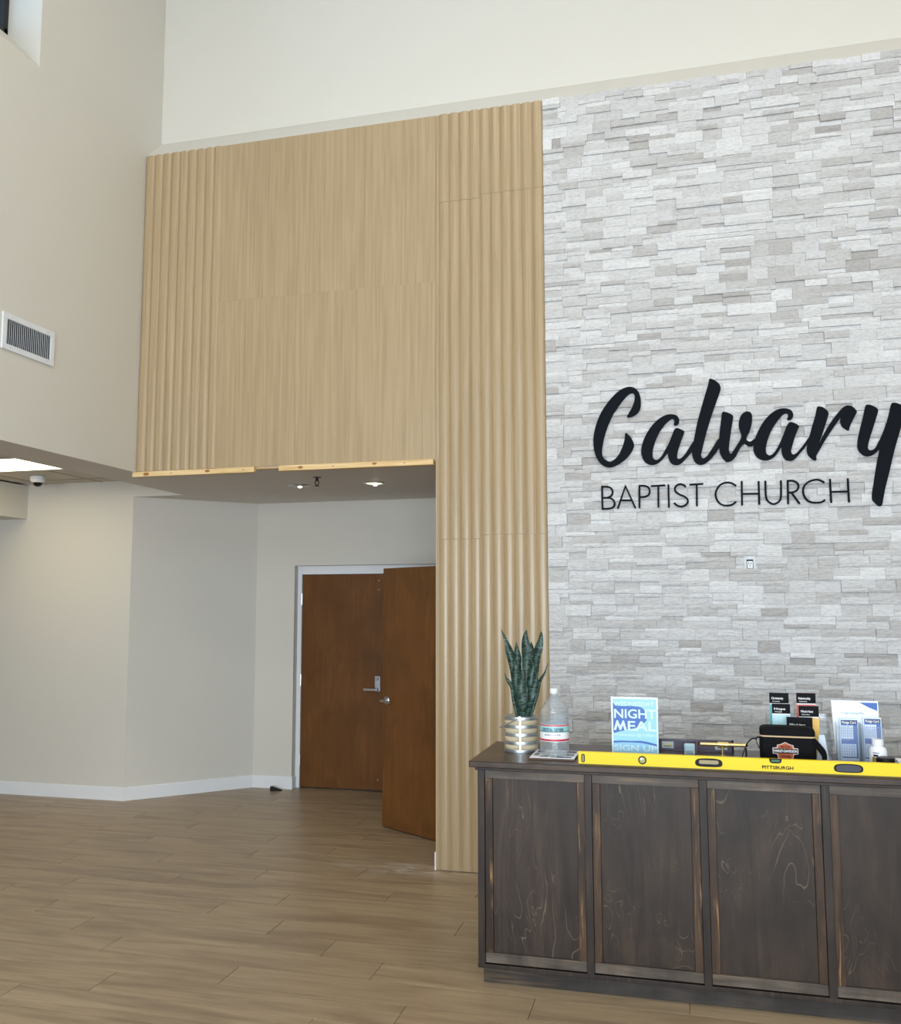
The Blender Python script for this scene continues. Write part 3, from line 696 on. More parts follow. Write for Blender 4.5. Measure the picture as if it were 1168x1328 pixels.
# ------------------------------------------------------------------ things on the desk
# long yellow spirit level along the front edge
M['yellow'] = flat('yellow_enamel', rgb(234, 202, 10), .36, spec=.3, var=.03)
lv = thing('spirit_level', 'long yellow box spirit level lying along the front edge of the desk', 'spirit level', (-.497, -1.722, ZD))
LL, LH, LD = 1.70, .058, .026
part('body', MB().box(0, LL, -LD / 2, LD / 2, 0, LH), 'yellow', lv, .002)
part('bottom_shade_strip', MB().box(.001, LL - .001, -LD / 2 - .0006, -LD / 2 + .001, 0, .005), flat('level_painted_shade', rgb(96, 84, 20), .5), lv)  # darker yellow painted as shade along the foot of the level
yf = -LD / 2
def stadium(hw, hh, n=10):
    r = hh; return [(hw - r + r * math.cos(a), r * math.sin(a)) for a in [-PI / 2 + PI * i / n for i in range(n + 1)]] + [(-hw + r + r * math.cos(a), r * math.sin(a)) for a in [PI / 2 + PI * i / n for i in range(n + 1)]]
def shift(P, dx, dz): return [(a + dx, b + dz) for a, b in P]
ev = part('plumb_vial', MB().prism(shift([(b_, a_) for a_, b_ in stadium(.019, .008)], .022, .030), yf - .002, yf + .004), 'black', lv)
part('vial_glass', MB().prism(shift([(b_, a_) for a_, b_ in stadium(.015, .0045)], .022, .030), yf - .003, yf), flat('vial_grey', rgb(128, 124, 100), .15), ev)
cv = part('angle_vial', MB().lathe([(0, -.002), (.018, -.002), (.019, .003), (0, .003)], (.286, yf, .031), 28, 'y'), 'black', lv)
part('vial_glass', MB().lathe([(0, -.004), (.013, -.0035), (.014, 0), (0, 0)], (.286, yf, .031), 24, 'y'), flat('vial_green', rgb(150, 156, 96), .12), cv)
part('bubble', MB().lathe([(0, -.0055), (.005, -.0045), (.005, -.003)], (.282, yf, .036), 12, 'y'), 'white_metal', cv)
def hand_hole(x):
    g = part('hand_grip', MB().prism(catmull(shift([(-.055, -.010), (-.055, .010), (-.03, .019), (.03, .019), (.055, .010), (.055, -.010), (.03, -.016), (-.03, -.016)], x, .030), 3), yf - .002, yf + .004), 'black', lv)
    return g
g1 = hand_hole(.572); g2 = hand_hole(1.142)
part('grip_inset', MB().prism(shift(stadium(.042, .0085), .572, .034), yf - .0032, yf), flat('grip_view', rgb(150, 138, 104), .5), g1)
part('grip_inset', MB().prism(catmull(shift([(-.047, -.008), (-.047, .008), (-.026, .015), (.026, .015), (.047, .008), (.047, -.008), (.026, -.012), (-.026, -.012)], 1.142, .030), 3), yf - .0032, yf), flat('grip_rubber', rgb(58, 60, 70), .6), g2)
tv = part('centre_vial', MB().prism(shift([(-.026, .0185), (-.024, .006), (-.016, 0), (.016, 0), (.024, .006), (.026, .0185)], .850, .040), yf - .001, yf + .012), 'black', lv)
part('vial_glass', MB().box(.833, .867, yf - .0025, yf + .005, .046, .0555), flat('vial_deep_green', rgb(34, 92, 58), .12), tv)
text('lettering', 'PITTSBURGH', .019, 'black', lv, (.858, yf - .0006, .016), .128, .0005, .0005)

# snake plant in a banded pot
PXc, PYc = -.818, -1.405
plant = thing('potted_plant', 'snake plant in a banded galvanised and wood pot on the desk corner', 'plant', (PXc, PYc, ZD))
pr = .080
part('pot_liner', MB().lathe([(0, .004), (pr - .010, .004), (pr - .008, .172), (pr - .012, .172), (pr - .014, .15), (0, .15)], (0, 0, 0), 36), flat('pot_liner', rgb(90, 94, 98), .5, .4), plant, smooth=.7)
part('soil', MB().lathe([(0, .152), (pr - .013, .151), (pr - .013, .148), (0, .148)][::-1], (0, 0, 0), 24), flat('soil', rgb(48, 38, 30), .9), plant)
M['bark'] = flat('natural_wood_band', rgb(196, 180, 150), .7, var=.3)
for i in range(4):
    z0 = .007 + i * .0395
    rnd = random.Random(i); m = MB(); seg = 40; rows = []
    for k in range(5):
        tt = k / 4; rr = pr + .004 * math.sin(PI * tt)
        rows.append([((rr + rnd.uniform(-.0012, .0012)) * math.cos(2 * PI * j / seg), (rr + rnd.uniform(-.0012, .0012)) * math.sin(2 * PI * j / seg), z0 + .006 + .026 * tt) for j in range(seg)])
        rows[-1].append(rows[-1][0])
    m.grid(rows); part('wood_band', m, 'bark', plant, smooth=.8)
for i in range(5):
    z0 = .003 + i * .0395
    part('metal_band', MB().lathe([(pr - .002, z0 - .004), (pr + .0055, z0 - .004), (pr + .0062, z0 + .003), (pr + .0055, z0 + .011), (pr - .002, z0 + .011)], (0, 0, 0), 40), 'galv', plant, smooth=.5)
for a in (-PI / 2 + .12, PI / 2 + .12):
    c, s_ = math.cos(a), math.sin(a); m = MB()
    P = [((pr + .0085) * c - sgn * .006 * s_, (pr + .0085) * s_ + sgn * .006 * c) for sgn in (-1, 1)] + [((pr + .004) * c - sgn * .006 * s_, (pr + .004) * s_ + sgn * .006 * c) for sgn in (1, -1)]
    m.prism(P, .001, .176, 'xy'); part('strap', m, 'galv', plant, .001)
part('handle_lug', MB().lathe([(0, -.012), (.009, -.012), (.010, -.004), (.010, 0)], (.010, -pr - .004, .170), 14, 'y'), 'galv', plant)
hp = []
for i in range(13):
    a = PI * i / 12; hp.append((.010 - math.sin(a) * .115, -(pr + .014) * math.cos(a), .172 - math.sin(a) * .060))
part('wire_handle', MB().tube(hp, .0030, 6), 'galv', plant)
def leafmat():
    t = NT('snake_plant_leaf'); n = t.noise(t.coords((18, 18, 170)), 1.0, 4, .62, 2.2); n2 = t.noise(t.coords((30, 30, 60)), 1.0, 3)
    c = t.ramp(n, [(.43, rgb(8, 24, 20)), (.52, rgb(22, 48, 40)), (.60, rgb(92, 122, 110))])
    c = t.mix(t.math('MULTIPLY', n2, .35), c, rgb(20, 52, 40)); t.l(c, t.b.inputs['Base Color']); t.setb(Roughness=.42, Specular_IOR_Level=.4); return t.m
M['leaf'] = leafmat()
def leaf_px(pts, wpx, dy, twist=0):
    """a blade through photo points (6.99x zoom of the plant) at its own depth behind the pot centre"""
    Y = PYc + dy; C = []
    for x, y in pts[::-1]:
        p = at(640 + x / 6.99, 810 + y / 6.99, 1, Y); C.append(Vector(p) - Vector((PXc, PYc, ZD)))
    C[0].x *= .75; C[0].z = .150; C[0].y *= .6
    n = len(C); fine = []; N = 16
    for i in range(N + 1):
        t = i / N * (n - 1); a = min(int(t), n - 2); f_ = t - a
        p0, p1, p2, p3 = C[max(a - 1, 0)], C[a], C[a + 1], C[min(a + 2, n - 1)]
        fine.append(.5 * (2 * p1 + (p2 - p0) * f_ + (2 * p0 - 5 * p1 + 4 * p2 - p3) * f_ ** 2 + (3 * p1 - p0 - 3 * p2 + p3) * f_ ** 3))
    W = wpx / 6.99 / F * 4.65 / 2 * 1.12; rows = []; back = []
    for i, p in enumerate(fine):
        t = i / N; wv = W * (.62 + .9 * t - .55 * t * t) * (1 if t < .62 else max(.03, 1 - ((t - .62) / .38) ** 1.6))
        wv *= 1 + .10 * math.sin(t * 15 + wpx); p = p + Vector((.0035 * math.sin(t * 11 + wpx * .7) * t, .004 * math.sin(t * 9 + wpx), 0))
        d = (fine[min(i + 1, N)] - fine[max(i - 1, 0)]).normalized(); ang = twist * (t - .2) + dy * 3 + .25 * math.sin(t * 10 + wpx)
        sd = Vector((math.cos(ang), math.sin(ang), 0)); sd = (sd - d * sd.dot(d)).normalized(); nr = sd.cross(d)
        rows.append([p - sd * wv - nr * wv * .45, p - sd * wv * .5 - nr * wv * .12, p + nr * 0, p + sd * wv * .5 - nr * wv * .12, p + sd * wv - nr * wv * .45])
        back.append([q_ + nr * (.0018 if abs(k - 2) < 2 else 0.0001) for k, q_ in enumerate(rows[-1])])
    m = MB().grid(rows).grid([r[::-1] for r in back]); part('leaf', m, 'leaf', plant, smooth=1.2)
leaf_px([(72,45),(105,130),(140,230),(165,330),(180,450),(200,600),(215,800)], 62, .010, .9)
leaf_px([(205,155),(215,250),(215,350),(225,500),(235,640),(240,800)], 66, .020, .3)
leaf_px([(298,45),(290,150),(295,280),(300,420),(290,600),(280,800)], 92, .0, .1)
leaf_px([(342,155),(335,250),(330,400),(315,600),(300,800)], 52, .035, .2)
leaf_px([(437,60),(415,150),(385,250),(375,380),(350,550),(330,800)], 80, .008, -.5)
leaf_px([(500,345),(460,430),(415,500),(400,600),(370,700),(350,800)], 36, -.012, -1.2)
leaf_px([(100,437),(130,500),(160,570),(180,680),(200,800)], 30, -.020, .8)
leaf_px([(185,330),(195,430),(215,560),(225,680),(235,800)], 78, -.015, .2)
leaf_px([(262,400),(250,500),(245,600),(250,700),(260,800)], 84, -.035, 0)
leaf_px([(395,440),(375,520),(345,620),(325,710),(310,800)], 64, -.028, -.3)
leaf_px([(300,250),(300,380),(310,520),(310,680),(310,800)], 76, .022, -.1)
leaf_px([(350,330),(345,430),(335,560),(330,700),(325,800)], 70, -.010, -.2)

# booklet with a water jug standing on it
p = at(718, 978, 2, ZD + .01)
bk = thing('booklet', 'glossy navy and white printed booklet under the water jug', 'booklet', (p[0] + .005, -1.545, ZD))
part('lower_book', MB().box(-.112, .108, -.110, .120, 0, .008), flat('brown_cover', rgb(88, 62, 46), .5), bk, .001)
part('cover', MB().box(-.104, .106, -.104, .124, .0082, .0105), flat('booklet_white', rgb(232, 236, 242), .35), bk)
M['navy'] = flat('navy_print', rgb(40, 52, 100), .4)
M['grey_print'] = flat('grey_print', rgb(120, 128, 140), .4)
for i, (x0, x1, y0, y1, mt) in enumerate(((-.092, -.052, .04, .112, 'navy'), (.05, .096, .05, .112, 'navy'), (-.06, -.02, -.085, -.05, 'grey_print'), (.02, .09, -.09, -.06, 'navy'), (-.095, -.07, -.05, .02, 'grey_print'), (.06, .095, -.04, .03, 'grey_print'), (-.01, .05, -.095, -.075, 'grey_print'))):
    part('print_block', MB().box(x0, x1, y0, y1, .0105, .0108), mt, bk)
jx, jy, jz = bk.location.x + .0, -1.545, ZD + .0109
jug = thing('water_jug', 'clear plastic water jug with white cap and red banded label on the booklet', 'water jug', (jx, jy, jz))
R0 = .070
prof = [(0, .006), (.045, .004), (.062, .0), (.068, .006), (.067, .018)]
for i in range(6):   # ribbed lower body
    z0 = .021 + i * .0075; prof += [(R0 - .0022, z0), (R0, z0 + .0037)]
prof += [(R0 - .002, .066), (R0 - .002, .148)]
for i in range(4): z0 = .151 + i * .013; prof += [(R0 - .0002, z0), (R0 - .0040, z0 + .0065)]
for i in range(9):
    a = i / 8; r = R0 - .003 - (R0 - .0205) * a ** 1.25; prof += [(r, .206 + a * .072), (r - .0014, .206 + a * .072 + .0045)]
prof += [(.0180, .282), (.0180, .292)]
part('bottle', MB().lathe(prof, (0, 0, 0), 40), 'bottle', jug, smooth=.5)
part('water', MB().lathe([(0, .009), (.060, .009), (.064, .02), (.065, .12), (.0650, .1795), (0, .180)], (0, 0, 0), 32), clear('water', (.97, .985, .995, 1), .0, .01), jug, smooth=.6)
part('cap', MB().lathe([(0, .312), (.019, .311), (.0205, .307), (.0205, .290), (.019, .287), (0, .287)][::-1], (0, 0, 0), 28), 'white_metal', jug, smooth=.5)
def band(z0, z1, r, c, name='label_band', mat=None, a0=0, a1=2 * PI):
    n = 40; rows = [[((r) * math.cos(a0 + (a1 - a0) * j / n), r * math.sin(a0 + (a1 - a0) * j / n), zz) for j in range(n + 1)] for zz in (z0, z1)]
    return part(name, MB().grid(rows), mat or flat('label_' + str(c[:3]), c, .4), jug, smooth=.8)
band(.068, .147, R0 - .0008, rgb(236, 240, 244), 'label')
band(.070, .079, R0 - .0003, rgb(190, 44, 62)); band(.139, .1455, R0 - .0003, rgb(196, 60, 78))
band(.113, .1375, R0 - .0003, rgb(150, 206, 210), 'landscape_band'); band(.111, .116, R0, rgb(104, 136, 128), 'landscape_hills')
text('lettering', 'CRYSTAL GEYSER', .019, 'navy', jug, (0, 0, .117), .112, wrap=R0 + .0002, offset=.0004)
text('lettering', 'SPRING WATER', .011, 'grey_print', jug, (0, 0, .095), .080, wrap=R0 + .0002)

# poster in a clear stand
pt = thing('sign_stand', 'clear table stand with light blue Wednesday night meal sign-up sheet', 'sign', (-.2545, -1.50, ZD))
W2, PH = .108, .279
part('stand', MB().box(-W2 - .002, W2 + .002, .004, .007, .0035, PH + .006).box(-W2 - .010, W2 + .010, -.035, .045, 0, .003), 'acrylic', pt)
part('sheet', MB().box(-W2, W2, .001, .0035, .004, PH + .004), flat('sheet_white', rgb(222, 240, 250), .5), pt)
M['sky_print'] = flat('light_blue_print', rgb(150, 205, 238), .5, var=.02); M['blue_print'] = flat('mid_blue_print', rgb(62, 104, 178), .5, var=.04); M['pale_print'] = flat('pale_print', rgb(206, 236, 250), .5, var=.01)
part('print_ground', MB().box(-W2 + .007, W2 - .006, .0003, .001, .006, PH - .004), 'sky_print', pt)
def sg(x, y): return (-W2 + (x - 148) / (690 - 148) * 2 * W2, (940 - y) / (940 - 245) * .250 + .028)
bp_ = catmull([sg(*q_) for q_ in ((166,315),(168,500),(170,690),(230,680),(330,655),(440,620),(520,565),(562,515),(548,440),(530,385),(490,355),(400,343),(280,345),(200,340),(178,318))], 3)
part('print_shape', MB().prism(bp_, -.0001, .0003), 'blue_print', pt)
bp_ = [sg(*q_) for q_ in ((166,802),(260,795),(370,795),(480,790),(580,805),(670,830),(672,858),(600,838),(500,820),(380,815),(260,818),(166,828))]
part('print_shape', MB().prism(bp_, -.0001, .0003), 'blue_print', pt)
for s_, cx, by, hgt, wpx, off in (('WEDNESDAY', 415, 340, 55, 480, .0005), ('NIGHT', 420, 500, 115, 490, .0010), ('EAL', 497, 660, 122, 332, .0010), ('Wednesdays @ 5:30pm', 415, 735, 36, 480, .0001), ('SIGN UP', 420, 925, 75, 500, .001)):
    bx_, bz_ = sg(cx, by); text('lettering', s_, hgt / 695 * .250 * 1.42, 'pale_print', pt, (bx_, -.0004, bz_), wpx / 542 * 2 * W2, off, .0002)

part('lettering', MB().prism([sg(*q_) for q_ in ((172,660),(206,534),(222,534),(250,606),(278,534),(294,534),(326,660),(298,660),(281,594),(258,660),(242,660),(217,594),(200,660))], -.0006, -.0002), 'pale_print', pt)

# aluminium level lying behind, with a brass tool on it
gl = thing('spirit_level', 'short grey aluminium spirit level standing behind the poster on the desk', 'spirit level', (-.20, -1.225, ZD))
M['mauve'] = flat('anodised_grey', rgb(86, 80, 92), .35, .6)
part('body', MB().box(0, .40, -.008, .008, .0, .012).box(0, .40, -.008, .008, .046, .058).box(0, .40, -.003, .003, .012, .046), 'mauve', gl, .001)
for x0, x1 in ((.06, .12), (.315, .375)):
    vb = part('vial_block', MB().box(x0, x1, -.0075, .0075, .010, .046), flat('vial_block', rgb(188, 200, 206), .2), gl, .004)
    part('vial', MB().lathe([(0, 0), (.007, 0), (.007, .034), (0, .034)], (x0 + .013, -.006, .028), 14, 'x'), flat('vial_yellow', rgb(190, 190, 140), .15), vb)
part('end_cap', MB().box(.396, .404, -.010, .010, 0, .06), 'black', gl, .001)
tp = thing('tape_dispenser', 'small translucent white block with a brown fin on the desk behind the yellow level', 'tool', (-.005, -1.33, ZD))
part('body', MB().box(-.026, .026, -.02, .02, 0, .052), flat('pale_block', rgb(176, 206, 220), .25), tp, .006)
part('window', MB().box(-.018, .016, -.0225, -.0195, .008, .022), flat('block_window', rgb(150, 170, 176), .3), tp, .001)
part('fin', MB().prism([(.028, 0), (.036, 0), (.036, .058), (.030, .068)], -.02, .02, 'xz'), flat('brown_fin', rgb(92, 68, 56), .5), tp)
bt = thing('brass_tool', 'brass T shaped rod with collar lying over the grey level', 'tool', (.15, -1.35, ZD))
part('rod', MB().lathe([(0, -.105), (.0085, -.105), (.0085, .105), (0, .105)], (0, 0, .056), 16, 'x'), 'brass', bt, smooth=.5)
part('collar', MB().lathe([(0, -.025), (.0135, -.025), (.0135, .025), (0, .025)], (0, 0, .056), 16, 'x'), 'brass', bt, smooth=.5)
part('stem', MB().lathe([(0, 0), (.012, 0), (.012, .004), (.0070, .006), (.0070, .056), (0, .056)], (-.003, 0, 0), 16), 'brass', bt, smooth=.5)
part('rod_tip', MB().lathe([(0, -.004), (.0065, -.003), (.0065, .006), (0, .007)], (.107, 0, .056), 12, 'x'), 'black', bt)

# black lunch bag with an emblem
bag = thing('lunch_bag', 'black fabric lunch bag with tan zip and orange shield emblem', 'bag', (.428, -1.475, ZD), -.04)
bw, bd, bh = .118, .065, .150
M['fabric'] = flat('black_fabric', rgb(13, 13, 16), .8, spec=.15, var=.15)
def rrect(w_, d_, r, n=5): return [(sx * (w_ - r) + r * math.cos(a), sy * (d_ - r) + r * math.sin(a)) for sx, sy, a0 in ((1, 1, 0), (-1, 1, PI / 2), (-1, -1, PI), (1, -1, 1.5 * PI)) for a in [a0 + PI / 2 * i / n for i in range(n + 1)]]
def loft(m, layers):
    k = len(layers[0][0]); n = len(m.v)
    for P, z_ in layers: m.v += [(x, y, z_) for x, y in P]
    for i in range(len(layers) - 1):
        for j in range(k): m.f.append((n + i * k + j, n + i * k + (j + 1) % k, n + (i + 1) * k + (j + 1) % k, n + (i + 1) * k + j))
    m.f += [tuple(range(n, n + k))[::-1], tuple(range(n + (len(layers) - 1) * k, n + len(layers) * k))]; return m
part('body', loft(MB(), [(rrect(bw - .006, bd - .004, .02), 0), (rrect(bw, bd, .022), .01), (rrect(bw + .002, bd + .002, .022), .07), (rrect(bw - .001, bd, .022), .125)]), 'fabric', bag, smooth=.7)
part('zip', loft(MB(), [(rrect(bw + .001, bd + .002, .022), .1245), (rrect(bw + .002, bd + .003, .022), .128), (rrect(bw + .001, bd + .002, .022), .131)]), flat('tan_zip', rgb(196, 168, 132), .7), bag, smooth=.7)
part('lid', loft(MB(), [(rrect(bw, bd, .022), .1305), (rrect(bw, bd, .024), .150), (rrect(bw - .004, bd - .005, .024), .160), (rrect(bw - .014, bd - .016, .024), .167), (rrect(bw - .05, bd - .035, .024), .169)]), 'fabric', bag, smooth=.7)
def strap(pts, wd_, th, name='strap'):
    m = MB(); rows = []; P = [Vector(q_) for q_ in pts]
    for i, p_ in enumerate(P):
        d = (P[min(i + 1, len(P) - 1)] - P[max(i - 1, 0)]).normalized(); n_ = Vector((-d.z, 0, d.x)).normalized() * th / 2; s2 = Vector((0, wd_ / 2, 0))
        rows.append([p_ - s2 - n_, p_ + s2 - n_, p_ + s2 + n_, p_ - s2 + n_, p_ - s2 - n_])
    m.grid(rows); part(name, m, 'fabric', bag, smooth=.6)
def curve3(P, n=6):
    V = [Vector(p_) for p_ in P]; out = []
    for a in range(len(V) - 1):
        p0, p1, p2, p3 = V[max(a - 1, 0)], V[a], V[a + 1], V[min(a + 2, len(V) - 1)]
        for i in range(n):
            t = i / n; out.append(.5 * (2 * p1 + (p2 - p0) * t + (2 * p0 - 5 * p1 + 4 * p2 - p3) * t * t + (3 * p1 - p0 - 3 * p2 + p3) * t ** 3))
    return out + [V[-1]]
part('strap', MB().prism(catmull([(bw - .004, .120), (bw + .018, .100), (bw + .044, .066), (bw + .050, .034), (bw + .040, .006), (bw + .008, .002), (bw + .012, .008), (bw + .028, .026), (bw + .022, .048), (bw - .002, .084)], 3), -.004, .0), 'fabric', bag, .001)
strap(curve3([(-bw, 0, .112), (-bw - .012, 0, .112), (-bw - .016, 0, .098), (-bw - .010, 0, .078), (-bw - .004, 0, .066), (-bw + .001, 0, .066)]), .024, .003, 'strap_loop')
strap(curve3([(-bw - .013, 0, .106), (-bw - .035, 0, .104), (-bw - .058, 0, .080), (-bw - .072, 0, .045), (-bw - .082, 0, .008), (-bw - .060, .01, .0025)]), .024, .003)
part('strap_buckle', MB().box(-bw - .066, -bw - .058, -.016, .016, .001, .062), 'black', bag, .002)
em = part('emblem', MB().prism([(-.018, .038), (0, .047), (.018, .038), (.030, .036), (.031, .026), (.047, .024), (.047, .002), (.031, .000), (.028, -.014), (.012, -.026), (0, -.032), (-.012, -.026), (-.028, -.014), (-.031, .000), (-.047, .002), (-.047, .024), (-.031, .026), (-.030, .036)], -.0012, .002), flat('emblem_border', rgb(206, 190, 186), .7), bag)
em.location = (-.012, -bd - .0025, .050); em.scale = (1.16, 1, 1.16)
M['emblem_orange'] = flat('emblem_orange', rgb(176, 84, 48), .7)
part('emblem_shield', MB().prism([(-.016, .036), (0, .044), (.016, .036), (.027, .034), (.028, -.002), (.025, -.013), (.011, -.023), (0, -.029), (-.011, -.023), (-.025, -.013), (-.028, -.002), (-.027, .034)], -.0018, -.0012), 'emblem_orange', em)
part('emblem_bar', MB().box(-.044, .044, -.0026, -.0018, .004, .022), 'black', em)
M['white_print'] = flat('white_print', rgb(236, 236, 236), .6)
text('lettering', 'HARLEY-DAVIDSON', .0135, 'white_print', em, (0, -.0030, .0085), .084, .0003, .0002)
text('lettering', 'MOTOR', .011, 'black', em, (0, -.0022, .0255), .034, .0003, .0002)
text('lettering', 'CYCLES', .010, 'black', em, (0, -.0022, -.010), .036, .0003, .0002)

# tiered leaflet holder and its leaflets
M['header'] = flat('black_header', rgb(13, 14, 18), .6, spec=.12)
bx0, by0 = .498, -1.285
bh_ = thing('leaflet_holder', 'clear tiered acrylic leaflet holder behind the black lunch bag', 'holder', (bx0, by0, ZD))
part('base', MB().box(-.140, .140, -.085, .075, 0, .003), 'acrylic', bh_)
for yy, zt_ in ((.057, .20), (-.003, .14), (-.063, .085)):
    part('divider', MB().box(-.137, .137, yy - .0015, yy + .0015, .003, zt_), 'acrylic', bh_)
part('side_wall', MB().prism([(-.085, .003), (.075, .003), (.075, .20), (.05, .20), (-.085, .09)], .137, .140, 'yz'), 'acrylic', bh_)
part('side_wall', MB().prism([(-.085, .003), (.075, .003), (.075, .20), (.05, .20), (-.085, .09)], -.140, -.137, 'yz'), 'acrylic', bh_)
def leaflet(label, u0, u1, vtop, Y, body, title, zb=.004, hfrac=.24, sub=''):
    a = at(u0, vtop, 1, Y); b_2 = at(u1, vtop, 1, Y); cx = (a[0] + b_2[0]) / 2; wd_ = b_2[0] - a[0]; H_ = a[2] - ZD - zb
    l_ = thing('leaflet', label, 'leaflet', (cx, Y, ZD + zb), group='leaflets in the clear holder')
    part('stack', MB().box(-wd_ / 2, wd_ / 2, 0, .006, 0, H_), flat('leaflet_' + title, body, .5, var=.03), l_)
    hd = wd_ * .56
    part('header', MB().box(-wd_ / 2, wd_ / 2, -.0006, 0, H_ - hd, H_), 'header', l_)
    part('white_band', MB().box(-wd_ / 2, wd_ / 2, -.0006, 0, H_ - hd - .006, H_ - hd), 'white_print', l_)
    text('lettering', title, .015, 'white_print', l_, (-wd_ * .40, -.0009, H_ - hd * .62), wd_ * .62, .0003, .0002, 'LEFT')
    text('lettering', sub or title, .007, 'white_print', l_, (-wd_ * .36, -.0009, H_ - hd * .86), wd_ * .40, .0001, .0002, 'LEFT')
leaflet('leaflet with black header and teal edge standing at the back of the holder', 997, 1022, 898.3, -1.238, rgb(120, 190, 196), 'Christianity')
leaflet('light aqua leaflet with black header in the middle row of the holder', 1000.5, 1024, 912.5, -1.300, rgb(184, 222, 232), 'Hope')
leaflet('leaflet with black header and coral red body at the back of the holder', 1032, 1057, 898.6, -1.238, rgb(226, 108, 116), 'Relationship')
leaflet('leaflet with black header and orange yellow body in the holder', 1035, 1061, 915.2, -1.300, rgb(236, 188, 92), "What's Next")
leaflet('navy leaflet with black header in the front row of the holder', 1019.5, 1053, 929.8, -1.360, rgb(48, 56, 120), 'Who Is Jesus')

# card display: white backer with two pockets of blue cards
cx0 = .735
cdp = thing('card_display', 'white two pocket acrylic card display beside the white bottle', 'holder', (cx0, -1.36, ZD))
bp0 = at(1077, 908, 1, -1.345); bp1 = at(1138, 910, 1, -1.345)
xw0, xw1, zt_ = bp0[0] - cx0, bp1[0] - cx0, bp0[2] - ZD
part('backer', MB().prism([(xw0 + .014, .002), (xw1 + .002, .002), (xw1, zt_), (xw0, zt_)], .015, .018), flat('backer_white', rgb(226, 236, 246), .4, var=.02), cdp)
part('base', MB().box(xw0 + .010, xw1 + .022, -.05, .03, 0, .003), 'acrylic', cdp)
part('print_corner', MB().prism([(xw1 - .080, zt_ - .008), (xw1 - .004, zt_ - .008), (xw1 - .004, zt_ - .045), (xw1 - .04, zt_ - .030)], .0144, .015), 'blue_print', cdp)
text('lettering', '3 Year Giving Plan', .014, 'blue_print', cdp, ((xw0 + xw1) / 2 - .01, .0146, zt_ - .062), .10, 0, .0002)
for x0, x1 in ((xw0 + .012, xw0 + .112), (xw0 + .118, xw0 + .216)):
    part('pocket', MB().box(x0, x1, -.030, -.028, .003, .165).box(x0, x0 + .002, -.028, .015, .003, .18).box(x1 - .002, x1, -.028, .015, .003, .18).box(x0, x1, -.028, .015, .003, .006), 'acrylic', cdp)
def pledge(label, u0, u1, vtop, Y, rz):
    a = at(u0, vtop, 1, Y); b_2 = at(u1, vtop, 1, Y); wd_ = b_2[0] - a[0]; H_ = a[2] - ZD - .008
    l_ = thing('pledge_card', label, 'card', ((a[0] + b_2[0]) / 2, Y, ZD + .007), rz, 'blue cards in the display')
    part('card_stack', MB().box(-wd_ / 2, wd_ / 2, 0, .008, 0, H_), flat('card_white', rgb(214, 228, 244), .45, var=.02), l_)
    part('print_ground', MB().box(-wd_ * .44, wd_ * .46, -.0005, 0, .012, H_ - .006), 'blue_print', l_)
    part('print_header', MB().box(-wd_ * .40, wd_ * .46, -.0009, -.0005, H_ - .026, H_ - .006), 'navy', l_)
    text('lettering', 'Pledge Card', .016, 'white_print', l_, (0, -.0013, H_ - .022), wd_ * .74, .0002, .0002)
    pale = flat('card_table', rgb(216, 228, 245), .5)
    for z0, z1, x0, x1 in ((H_ * .52, H_ * .84, -.42, .22), (.018, H_ * .40, -.42, .36)):
        part('print_table', MB().box(wd_ * x0, wd_ * x1, -.0008, -.0005, z0, z1), pale, l_)
        m = MB()
        for i in range(1, 6): m.box(wd_ * (x0 + (x1 - x0) * i / 6) - .0006, wd_ * (x0 + (x1 - x0) * i / 6) + .0006, -.0010, -.0008, z0, z1)
        for i in range(1, 5): m.box(wd_ * x0, wd_ * x1, -.0010, -.0008, z0 + (z1 - z0) * i / 5 - .0005, z0 + (z1 - z0) * i / 5 + .0005)
        part('print_lines', m, 'blue_print', l_)
pledge('blue printed card stack in the display pocket nearer the lunch bag', 1088, 1112, 931.5, -1.375, .05)
pledge('blue printed card stack in the display pocket behind the white bottle', 1118.5, 1142, 930, -1.375, 0)
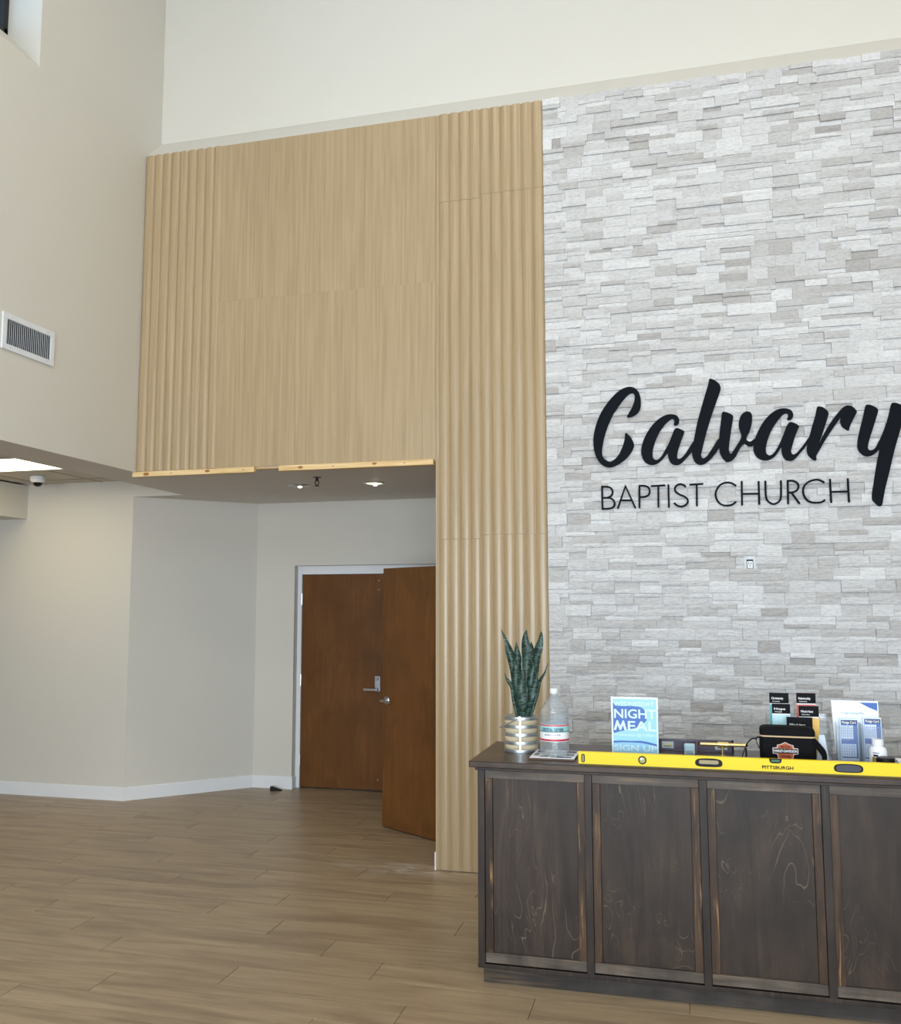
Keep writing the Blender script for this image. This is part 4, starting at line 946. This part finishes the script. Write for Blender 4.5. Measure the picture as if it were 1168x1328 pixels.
# loose folded card, white bottle, black lid, white box end
fc = thing('table_tent', 'white folded card standing between the lunch bag and card display', 'card', (.585, -1.42, ZD), .1)
part('front_sheet', MB().prism([(-.028, 0), (.03, 0), (.012, .125), (-.012, .125)], -.002, 0), flat('tent_white', rgb(206, 220, 232), .4), fc)
part('back_sheet', MB().prism([(-.028, 0), (.03, 0), (.012, .125), (-.012, .125)], .004, .006), 'white_print', fc)
pb = at(1141, 985, 1, -1.62)
bo = thing('pill_bottle', 'white plastic bottle with dark printed label in front of the card display', 'bottle', (pb[0], -1.58, ZD))
part('body', MB().lathe([(0, 0), (.034, 0), (.036, .004), (.036, .088), (.031, .100), (.021, .108), (.021, .112), (0, .112)], (0, 0, 0), 32), 'white_metal', bo, smooth=.6)
part('cap', MB().lathe([(0, .112), (.024, .112), (.024, .134), (.022, .136), (0, .136)], (0, 0, 0), 32), 'white_metal', bo, smooth=.6)
for z0, a0, a1, hh_, mt in ((.078, -2.35, -1.6, .005, 'grey_print'), (.066, -2.3, -1.75, .008, 'black'), (.030, -2.45, -2.0, .034, 'brass'), (.024, -1.75, -1.4, .028, 'knot'), (.050, -1.6, -1.35, .012, 'black')):
    n = 8; rows = [[(.0363 * math.cos(a0 + (a1 - a0) * j / n), .0363 * math.sin(a0 + (a1 - a0) * j / n), zz) for j in range(n + 1)] for zz in (z0, z0 + hh_)]
    part('label_print', MB().grid(rows), mt, bo)
pk = at(1148, 985, 1, -1.66)
pkk = thing('jar_lid', 'round black lid lying on the desk beside the white bottle', 'lid', (pk[0], -1.66, ZD))
part('rim', MB().lathe([(0, 0), (.036, 0), (.037, .004), (.037, .066), (.034, .070), (0, .070)], (0, 0, 0), 28), 'black', pkk, smooth=.5)
part('top_disc', MB().lathe([(0, .0715), (.030, .0715), (.031, .070), (0, .070)][::-1], (0, 0, 0), 28), flat('lid_grey', rgb(40, 40, 44), .5), pkk)
wx = thing('paper_box', 'small white paper box on the desk past the black lid', 'box', (.905, -1.60, ZD))
part('box', MB().box(-.045, .045, -.03, .03, 0, .050), 'white_print', wx, .002)
part('lid_flap', MB().box(-.046, .046, -.031, .031, .0502, .056), 'white_print', wx, .001)
